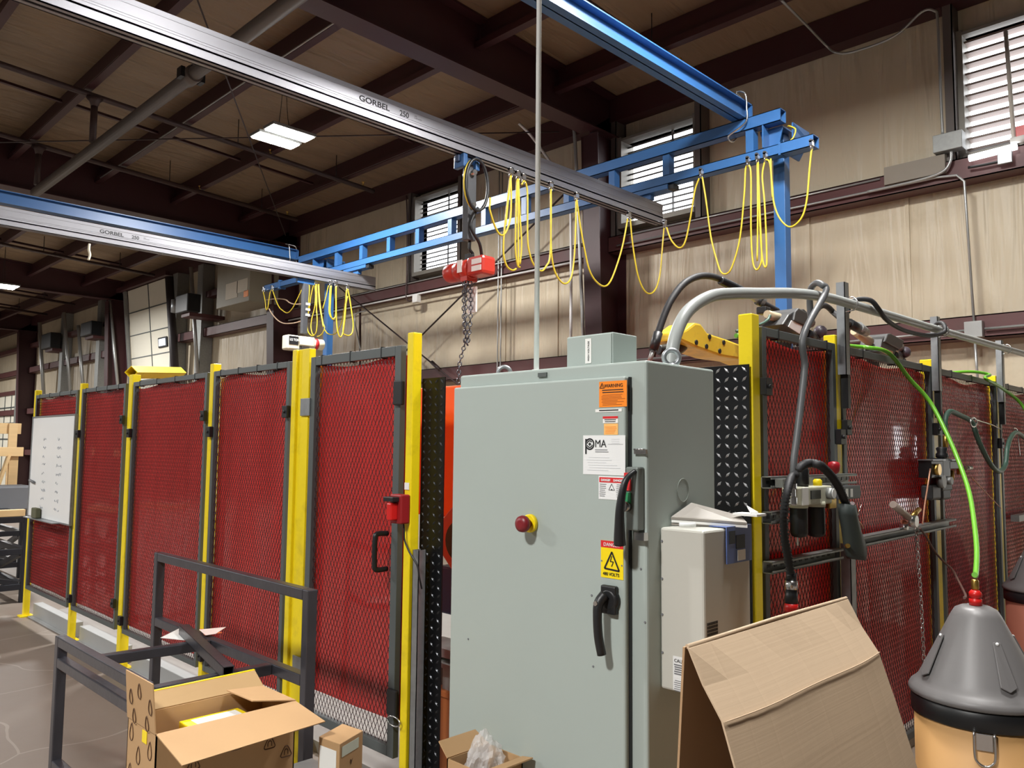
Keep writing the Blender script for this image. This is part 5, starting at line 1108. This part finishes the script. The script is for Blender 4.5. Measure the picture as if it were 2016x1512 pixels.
# sprinkler pipes under the roof
t = thing('sprinkler_main', (3.13,8,5.2), 'thick brown sprinkler main crossing under the roof at the upper left', 'pipe')
MB().cyl((3.13,-6,5.2),(3.13,12.85,5.2),.066,18).build('main_pipe', PIPEG, t)
c = az(378,150,5.2); MB().cyl((3.13,c.y-.09,5.2),(3.13,c.y+.09,5.2),.085,18).build('mount_coupling', PIPEG, t)
for s in (-1,1): MB().box(3.13+s*.10-.02,3.13+s*.10+.02,c.y-.05,c.y+.05,5.15,5.25).build('coupling_bolt', BLACK, t)
for y in (10.45, 12.8, 4.6, -1):
    lb = {10.45:'dark sprinkler branch pipe with a drop tee under the roof, behind the lamp',12.8:'dark sprinkler branch pipe just in front of the second rafter',4.6:'dark sprinkler branch pipe behind the near bridge rail',-1:'sprinkler branch pipe behind the camera'}[y]
    t = thing('sprinkler_branch', (3.5,y,5.2), lb, 'pipe', 'sprinkler branch pipes'); zz = lambda x: roof(x)-.38
    MB().cyl((-6,y,zz(-6)),(7.3,y,zz(7.3)),.036,10).build('branch_pipe', mat('dark_pipe', S(70,52,50), .5), t)
    MB().cyl((3.13,y,5.3),(3.13,y,zz(3.13)-.03),.04,10).lathe([(.10,-.03),(.06,-.07),(.042,-.13)], (3.13,y,zz(3.13)), 12).build('drop_tee', mat('dark_pipe', S(70,52,50), .5), t)
    for x in (1.0,5.0,6.6):
        MB().cyl((x,y,zz(x)),(x,y,roof(x)-.01),.006,6).build('hanger', BLACK, t); MB().lathe([(.012,0),(.012,.05),(.03,.06),(.03,.065)], (x+.5,y,zz(x+.5)+.03), 8).build('sprinkler_head', BRASS, t)
for i, (y, lb) in enumerate(((16.9,'sprinkler branch pipe in the second roof bay, nearer one'),(19.6,'sprinkler branch pipe in the second roof bay, farther one'),(25.5,'sprinkler branch pipe in the third roof bay, nearer one'),(28.2,'sprinkler branch pipe in the third roof bay, farther one'))):
    t = thing('sprinkler_branch', (3.5,y,5.4), lb, 'pipe', 'sprinkler branch pipes')
    MB().cyl((-6,y,zz(-6)),(7.4,y,zz(7.4)),.036,10).build('branch_pipe', mat('dark_pipe', S(70,52,50), .5), t)
    for x in (1.0,3.2,5.0,6.6): MB().cyl((x,y,zz(x)),(x,y,roof(x)-.01),.008,6).build('hanger', BLACK, t)
tag(MB().cyl((1.2,4.35,5.38),(7.3,13.2,5.46),.008,6).build('brace_rod', mat('dark_rod', S(58,44,44), .5)), 'long thin bracing rod crossing the roof bay diagonally past the lamp', 'rod')
tag(MB().cyl((7.2,6.4,5.50),(1.0,13.6,5.5),.008,6).build('brace_rod', mat('dark_rod', S(58,44,44), .5)), 'thin level looking bracing rod crossing the roof bay behind the lamp', 'rod')
for x, lb, y0, y1 in ((4.25,'thin conduit fixed under a purlin left of the sprinkler main',6.4,13.7),(6.76,'thin conduit fixed under the purlin nearest the long wall',6.5,13.6),(3.02,'thin conduit fixed under a purlin at the upper left',9.3,13.7)):
    z = roof(x)-.31; tag(MB().tube([(x,y0,z),(x,y1,z)],.011,8).build('mount_conduit', CONDUIT), lb, 'conduit')
# ================================================================ FOREGROUND
# welded frame of square tube
TS = .042; xB, xF = 1.665, 1.165
t = thing('welded_frame', (1.42,3.45,0), 'welded bare steel square tube frame standing in front of the red fence', 'steel frame')
yl, yr = 4.17, 2.735
def tb(name, p, q, w=TS): MB().bar(p,q,w,w).build(name, STEEL, t, .004)
tb('upright', (xB,yl,0), (xB,yl,1.055)); tb('upright', (xB,yr,0), (xB,yr,1.055))
tb('top_rail', (xB,yl-TS/2,1.034), (xB,yr+TS/2,1.034)); tb('mid_rail', (xB,yl-TS/2,.715), (xB,yr+TS/2,.715))
fl, fr = 3.95, 2.99
tb('leg', (xF,fl,0), (xF,fl,.755)); tb('leg', (xF,fr,0), (xF,fr,.755))
tb('front_rail', (xF,fl-TS/2,.734), (xF,fr+TS/2,.734)); tb('front_rail', (xF,fl-TS/2,.645), (xF,fr+TS/2,.645))
tb('side_rail', (xF+TS/2,3.57,.715), (xB-TS/2,3.53,.715)); tb('side_rail', (xF+TS/2,2.985,.715), (xB-TS/2,2.985,.715))
tb('stretcher', (xF,fl-TS/2,.21), (xF,fr+TS/2,.21)); tb('stretcher', (xF+TS/2,fr,.21), (xB-.1,2.79,.21))
a, b = az(362,1232,.775), az(450,1322,.762); a.z, b.z = .760, .760
def opentube(name, p, q, w, label):
    m = MB(); d = (q-p).normalized(); s = d.cross(V((0,0,1))).normalized(); n = s.cross(d); h = w/2; th = .004
    for o_, ww, hh in ((s*(h-th/2),th,w),(-s*(h-th/2),th,w),(n*(h-th/2),w,th),(-n*(h-th/2),w,th)): m.bar(p+o_, q+o_, ww, hh)
    return tag(m.build(name, STEEL, None, .001), label, 'tube')
opentube('tube_offcut', a, b, .042, 'loose open ended steel tube lying slanted across the rails of the welded frame')
t = thing('paper_sheet', az(345,1250,.742), 'white paper sheet lying on the welded frame under the loose tube', 'paper')
P = [az(*q,.7375) for q in ((316,1256),(356,1236),(380,1243),(376,1262))]; MB().prism(P,(0,0,.0015)).build('sheet', PAPER, t)
t = thing('paper_sheet', az(420,1240,.742), 'white and orange paper sheet sticking out right of the loose tube', 'paper')
P = [az(*q,.745) for q in ((392,1240),(445,1235),(425,1248),(405,1251))]; MB().prism(P,(0,0,.0015)).build('sheet', mat('paper_pink', S(240,222,214), .6), t)
P = [az(*q,.7425) for q in ((393,1238),(412,1240),(438,1246),(403,1251))]; MB().prism(P,(0,0,.0015)).build('orange_sheet', mat('paper_orange', S(226,120,60), .6), t)
# low cart carrying the cartons (below the frame)
t = thing('shop_cart', (1.2,2.48,0), 'low steel shop cart carrying the open carton, below the picture', 'cart')
MB().box(.86,1.66,2.2,2.68,.42,.45).build('cart_top', GALVD, t, .004)
for x_, y_ in ((.89,2.23),(1.63,2.23),(.89,2.65),(1.63,2.65)): MB().box(x_-.02,x_+.02,y_-.02,y_+.02,0,.42).build('leg', STEEL, t)
# open carton
xa, xb, ya, yb2, z0, z1 = .985, 1.44, 2.435, 2.655, .451, .755
t = thing('carton', ((xa+xb)/2,(ya+yb2)/2,z0), 'open cardboard carton printed with rounded triangle marks in the front left', 'carton')
w_ = .004; b = MB().box(xa,xb,ya,ya+w_,z0,z1).box(xa,xb,yb2-w_,yb2,z0,z1).box(xa,xa+w_,ya,yb2,z0,z1).box(xb-w_,xb,ya,yb2,z0,z1).box(xa,xb,ya,yb2,z0,z0+w_); b.build('carton_body', CARD2, t)
def flap(name, hinge0, hinge1, p1, p0, m=CARD2):
    h0, h1, p1, p0 = V(hinge0), V(hinge1), V(p1), V(p0); n = (h1-h0).cross(p0-h0).normalized()*.0035
    return MB().prism([h0,h1,p1,p0], n).build(name, m, t)
yk = ay(336,1502,ya).x
flap('flap', (xa,ya,z1), (xb,ya,z1), (xb+.03,ya-.135,z1-.040), (xa+.015,ya-.150,z1-.050))
flap('flap', (xa,yb2,z1), (xa,ya,z1), (xa-.012,ya+.004,z1+.145), (xa-.012,yb2-.004,z1+.145))
flap('flap', (xa,yb2,z1), (xb,yb2,z1), (xb+.02,yb2+.105,z1+.030), (xa+.055,yb2+.095,z1+.030), CARDIN)
flap('flap', (xb,ya,z1), (xb,yb2,z1), (xb-.14,yb2-.01,z1+.015), (xb-.14,ya+.03,z1+.02))
MB().bar((xa+.055,yb2+.096,z1+.032),(xb+.02,yb2+.106,z1+.032),.010,.006).build('yellow_edge', SIGNY, t)
def mark(mb, c, ud, vd, s):      # rounded triangle outline with a small arch inside
    c, ud, vd = V(c), V(ud), V(vd)
    P = [c+ud*(s*x)+vd*(-s*y) for x, y in ((0,-.62),(-.22,-.52),(-.62,.25),(-.58,.46),(-.4,.52),(.4,.52),(.58,.46),(.62,.25),(.22,-.52))]
    mb.tube(smooth(P,3,True),.0016,4,closed=True)
    A = [c+ud*(s*x)+vd*(-s*y) for x, y in ((-.22,.28),(-.20,-.12),(0,-.28),(.20,-.12),(.22,.28))]
    mb.tube(smooth(A,3),.0015,4)
MARKI = mat('print_brown', S(92,64,44), .7)
mk = MB()
for xx, zz_, ss in ((1.10,.64,.030),(1.235,.665,.030),(1.35,.64,.030),(1.16,.54,.030),(1.30,.53,.030),(1.41,.60,.030),(1.03,.55,.030),(1.40,.50,.03)):
    mark(mk, (xx,ya-.0012,zz_), (1,0,0), (0,0,1), ss)
mk.build('printed_marks', MARKI, t)
mk = MB()
for yy, zz_ in ((2.475,.70),(2.56,.665),(2.47,.60),(2.62,.72),(2.55,.55),(2.62,.60),(2.48,.50)):
    P = [V((xa-.0012,yy+.018*f,zz_+.03*g_)) for f, g_ in ((0,.8),(-.7,-.1),(-.6,-.7),(0,-.95),(.6,-.7),(.7,-.1))]; mk.tube(smooth(P,3,True),.0014,4,closed=True)
for yy, zz_ in ((2.46,.83),(2.54,.86),(2.61,.83),(2.49,.775),(2.59,.775)):
    P = [V((xa-.007+.000*f,yy+.016*f,zz_+.026*g_)) for f, g_ in ((0,.8),(-.7,-.1),(-.6,-.7),(0,-.95),(.6,-.7),(.7,-.1))]
    P = [V((xa-.0015-.012*(p.z-z1)/.145-.004,p.y,p.z)) for p in P]; mk.tube(smooth(P,3,True),.0014,4,closed=True)
mk.build('side_marks', MARKI, t)
MB().box(xa-.002,xa-.0005,2.50,2.535,z1-.045,z1-.01).build('yellow_tape', SIGNY, t)
t = thing('wire_box', (1.2,2.55,.50), 'yellow and white box lying inside the open carton', 'box')
MB().box(1.13,1.33,2.46,2.62,.456,.715).build('box_body', SIGNY, t, .003); MB().box(1.16,1.31,2.47,2.60,.7155,.717).build('white_label', PAPER, t)
text('CE', .022, (1.22,2.50,.718), (1,0,0), (0,1,0), INK, t)
# small carton beside it
zt_ = .66; C0, C1, C2, C3 = az(628,1450,zt_), az(669,1465,zt_), az(714.7,1438,zt_), az(675,1427,zt_)
ww = (C2-C1); dd_ = (C0-C1); t = thing('small_carton', ((C1.x+C2.x)/2,(C1.y+C0.y)/2,.452), 'small closed brown carton with two labels, right of the open carton', 'carton')
b = MB().prism([V((c_.x,c_.y,.452)) for c_ in (C1,C2,C1+ww+dd_,C0)], (0,0,zt_-.452)); b.build('carton_body', CARD2, t, .002)
uu, vv = ww.normalized(), dd_.normalized(); nn = vv*-1; nl = uu*-1
def lab(o_, u_, v_, n_, w1, h1, m_, nm):
    o_ = V(o_); return MB().prism([o_,o_+u_*w1,o_+u_*w1+v_*h1,o_+v_*h1], n_*.0008).build(nm, m_, t)
Zv = V((0,0,1)); L1 = ww.length; L2 = dd_.length
lab(V((C1.x,C1.y,zt_-.045))+uu*.012+nn*.0005, uu, Zv, nn, L1*.72, .032, mat('label_mint', S(206,214,200), .6), 'strip_label')
lab(V((C0.x,C0.y,zt_-.115))-vv*.006+nl*.0005, vv*-1, Zv, nl, L2*.8, .09, PAPER, 'shipping_label')
o_ = V((C1.x,C1.y,zt_-.085))+uu*L1*.5+nn*.001; MB().prism([o_,o_+uu*.008+Zv*.018,o_+uu*.002+Zv*.012,o_-uu*.004+Zv*.018,o_-uu*.007+Zv*.016],nn*.0006).build('printed_mark', MARKI, t)
# tall carton with plastic bag in front of the cabinet
zt_ = .735; a_, b_ = az(888,1508,zt_), az(990,1500,zt_); yc = (a_.y+b_.y)/2
t = thing('tall_carton', (1.47,1.50,0), 'open brown carton with a plastic bag inside, at the foot of the cabinet', 'carton')
x0_, x1_ = min(a_.x,b_.x)-.03, max(a_.x,b_.x)+.04
A_ = az(883,1500,zt_); B__ = az(995,1496,zt_); xA = (A_.x+B__.x)/2-.05
b = MB(); y0_, y1_ = B__.y-.02, A_.y+.02
for (xx0,xx1,yy0,yy1) in ((xA,xA+.16,y0_,y0_+.004),(xA,xA+.16,y1_-.004,y1_),(xA,xA+.004,y0_,y1_),(xA+.156,xA+.16,y0_,y1_)): b.box(xx0,xx1,yy0,yy1,0,zt_)
b.box(xA,xA+.16,y0_,y1_,.5,.504); b.build('carton_body', CARD2, t)
t_ = t; flap('flap', (xA,y1_,zt_), (xA+.16,y1_,zt_), (xA+.15,y1_+.05,zt_+.03), (xA+.01,y1_+.05,zt_+.03)); flap('flap', (xA+.16,y0_,zt_), (xA,y0_,zt_), (xA+.005,y0_-.05,zt_+.012), (xA+.15,y0_-.05,zt_+.012))
BAG = bpy.data.materials.new('clear_bag'); BAG.use_nodes = True; bs_ = BAG.node_tree.nodes['Principled BSDF']; bs_.inputs['Base Color'].default_value = (.92,.92,.92,1); bs_.inputs['Roughness'].default_value = .15; bs_.inputs['Alpha'].default_value = .38
rn = random.Random(9); bm = bmesh.new(); bmesh.ops.create_icosphere(bm, subdivisions=4, radius=1)
m = MB(); vs = []
for v in bm.verts:
    k = 1+.16*math.sin(7*v.co.x+3*v.co.y)*math.cos(6*v.co.z+4*v.co.y)+rn.uniform(-.05,.05)
    vs.append(V((xA+.08+.058*v.co.x*k, (y0_+y1_)/2+.052*v.co.y*k, .70+.075*v.co.z*k+(.03*max(0,v.co.z)**2 if v.co.y > 0 else .015*max(0,v.co.z)))))
m._add(vs, [[q.index for q in f.verts] for f in bm.faces], False); bm.free()
tag(m.build('plastic_bag', BAG), 'crumpled clear plastic bag stuffed in the carton at the foot of the cabinet', 'bag')
# folded cardboard sheet standing as a tent
t = thing('cardboard_sheet', (1.76,.75,0), 'large folded brown cardboard sheet standing like a tent beside the cabinet', 'cardboard')
rx0, rx1 = 1.38, 2.14
prof = [(.885,1.215),(.852,1.15),(.812,1.092),(.775,.98),(.735,.85),(.69,.70),(.64,.50),(.585,.25),(.54,.004)]
m = MB(); n = len(prof); NX = 10; vs = []; th = .005
for k in (0,1):
    for j, (y_, z_) in enumerate(prof):
        for i in range(NX+1):
            f = i/NX; bow = .012*math.sin(f*math.pi)*(1 if j else 0)+.004*math.sin(3*f*math.pi)*(j > 0)
            vs.append(V((rx0+(rx1-rx0)*f+.02*(j/n)*f, y_-bow-k*th*.95, z_-k*th*.3+(0 if j else 0))))
fs = []; M_ = n*(NX+1)
for k in (0,1):
    for j in range(n-1):
        for i in range(NX):
            q = (k*M_+j*(NX+1)+i, k*M_+j*(NX+1)+i+1, k*M_+(j+1)*(NX+1)+i+1, k*M_+(j+1)*(NX+1)+i); fs.append(q if k else q[::-1])
for j in range(n-1):
    for i in (0,NX): a_ = j*(NX+1)+i; b_ = a_+NX+1; fs.append((a_,b_,M_+b_,M_+a_))
for i in range(NX):
    for j in (0,n-1): a_ = j*(NX+1)+i; fs.append((a_,a_+1,M_+a_+1,M_+a_))
m._add(vs, fs, False); m.build('front_panel', CARD, t)
m = MB().prism([(rx0-.004,.887,1.215),(rx1+.0,.887,1.215),(rx1,.955,.004),(rx0-.02,.955,.004)], (0,.005,0)); m.build('back_panel', mat('card_back', S(176,142,106), .8), t)
MB().tube([(rx0+.002,.886,1.216),((rx0+rx1)/2,.886,1.219),(rx1,.886,1.216)],.0045,8).build('fold_edge', CARD, t)
cr = MB(); 
for z_, y_ in ((1.092,.8105),): cr.tube([(rx0+(rx1-rx0)*f+.002, y_-.0062-.012*math.sin(f*math.pi)-.004*math.sin(3*f*math.pi), z_) for f in [i/16*(1 if z_ < 1.1 else .45) for i in range(17)]],.0012,5)
cr.build('crease', CARD, t)
# ================================================================ FAR LEFT: RACKS AND LUMBER
BT = mat('black_tube', S(44,47,54), .4, .4, .1)
def rack(label, x0, x1, y0, y1, z0, z1):
    t = thing('steel_rack', ((x0+x1)/2,(y0+y1)/2,z0), label, 'rack', 'black steel racks'); w = .06
    for x in (x0,x1):
        for y in (y0,y1): MB().box(x-w/2,x+w/2,y-w/2,y+w/2,z0,z1).build('upright', BT, t, .004)
    for z in (z0+.16,(z0+z1)/2+.08,z1-w/2):
        for y in (y0,y1): MB().box(x0+w/2,x1-w/2,y-w/2,y+w/2,z-w/2,z+w/2).build('rail', BT, t, .004)
        for x in (x0,x1): MB().box(x-w/2,x+w/2,y0+w/2,y1-w/2,z-w/2,z+w/2).build('rail', BT, t, .004)
    MB().bar((x0+.1,y0,(z0+z1)/2+.05),(x1-.05,y0,z0+.19),.05,.05).build('diagonal_brace', BT, t)
    MB().bar((x1,y0+.1,(z0+z1)/2+.05),(x1,y1-.05,z0+.19),.05,.05).build('diagonal_brace', BT, t)
rack('black square tube rack on the floor at the far left edge', 1.0, 2.36, 9.3, 10.6, 0, .86)
rack('black square tube rack on the floor behind the first rack', .9, 2.75, 11.0, 12.2, 0, .9)
tag(MB().box(.5,2.34,9.28,9.37,.862,.93).build('timber_beam', PINE, None, .004), 'pale timber beam lying on the front edge of the black rack', 'timber')
tag(MB().box(.3,2.28,9.6,9.72,.862,.92).build('dark_beam', BT, None, .004), 'dark square tube lying on the black rack behind the timber beam', 'tube')
tag(MB().box(2.17,2.6,10.1,10.5,.862,1.13).build('grey_tote', mat('tote_grey', S(120,124,130), .5), None, .02), 'grey plastic tote on top of the black rack', 'tote')
t = thing('red_bin', (1.5,10.15,.862), 'small red topped bin on the black rack beside the grey tote', 'bin')
MB().box(1.95,2.13,10.1,10.3,.862,1.02).build('bin_body', mat('bin_dark', S(70,60,60), .5), t, .01); MB().box(1.93,2.15,10.08,10.32,1.02,1.08).build('bin_lid', REDPL, t, .01)
t = thing('timber_crate', (1.9,12.0,.92), 'open pale timber crate frame standing on the racks at the far left', 'crate')
x0, x1, y0, y1, zb_, zt2 = 1.0, 2.75, 11.2, 12.1, .91, 1.86
for x, y in ((1.5,y0),(2.28,y0),(2.66,y0),(2.85,y1),(1.9,y1),(1.2,y1)): MB().box(x-.05,x+.05,y-.02,y+.02,zb_,zt2 if y == y1 else 1.50).build('stud', PINE, t, .003)
for z in (1.50,): MB().box(x0,x1,y0-.06,y0-.02,z-.06,z+.05).build('top_board', PINE, t, .003); MB().box(x0,x1,y0+.02,y0+.06,zb_,zb_+.1).build('bottom_board', PINE, t, .003)
MB().box(x0,x1+.2,y1+.02,y1+.06,zt2-.14,zt2).build('top_board', PINE, t, .003)
MB().box(x1-.02,x1+.02,y0,y1,zb_,zb_+.1).build('side_board', PINE, t, .003)
MB().bar((2.60,y0-.04,1.45),(2.47,y0-.04,.95),.09,.03).build('diagonal_board', PINE, t)
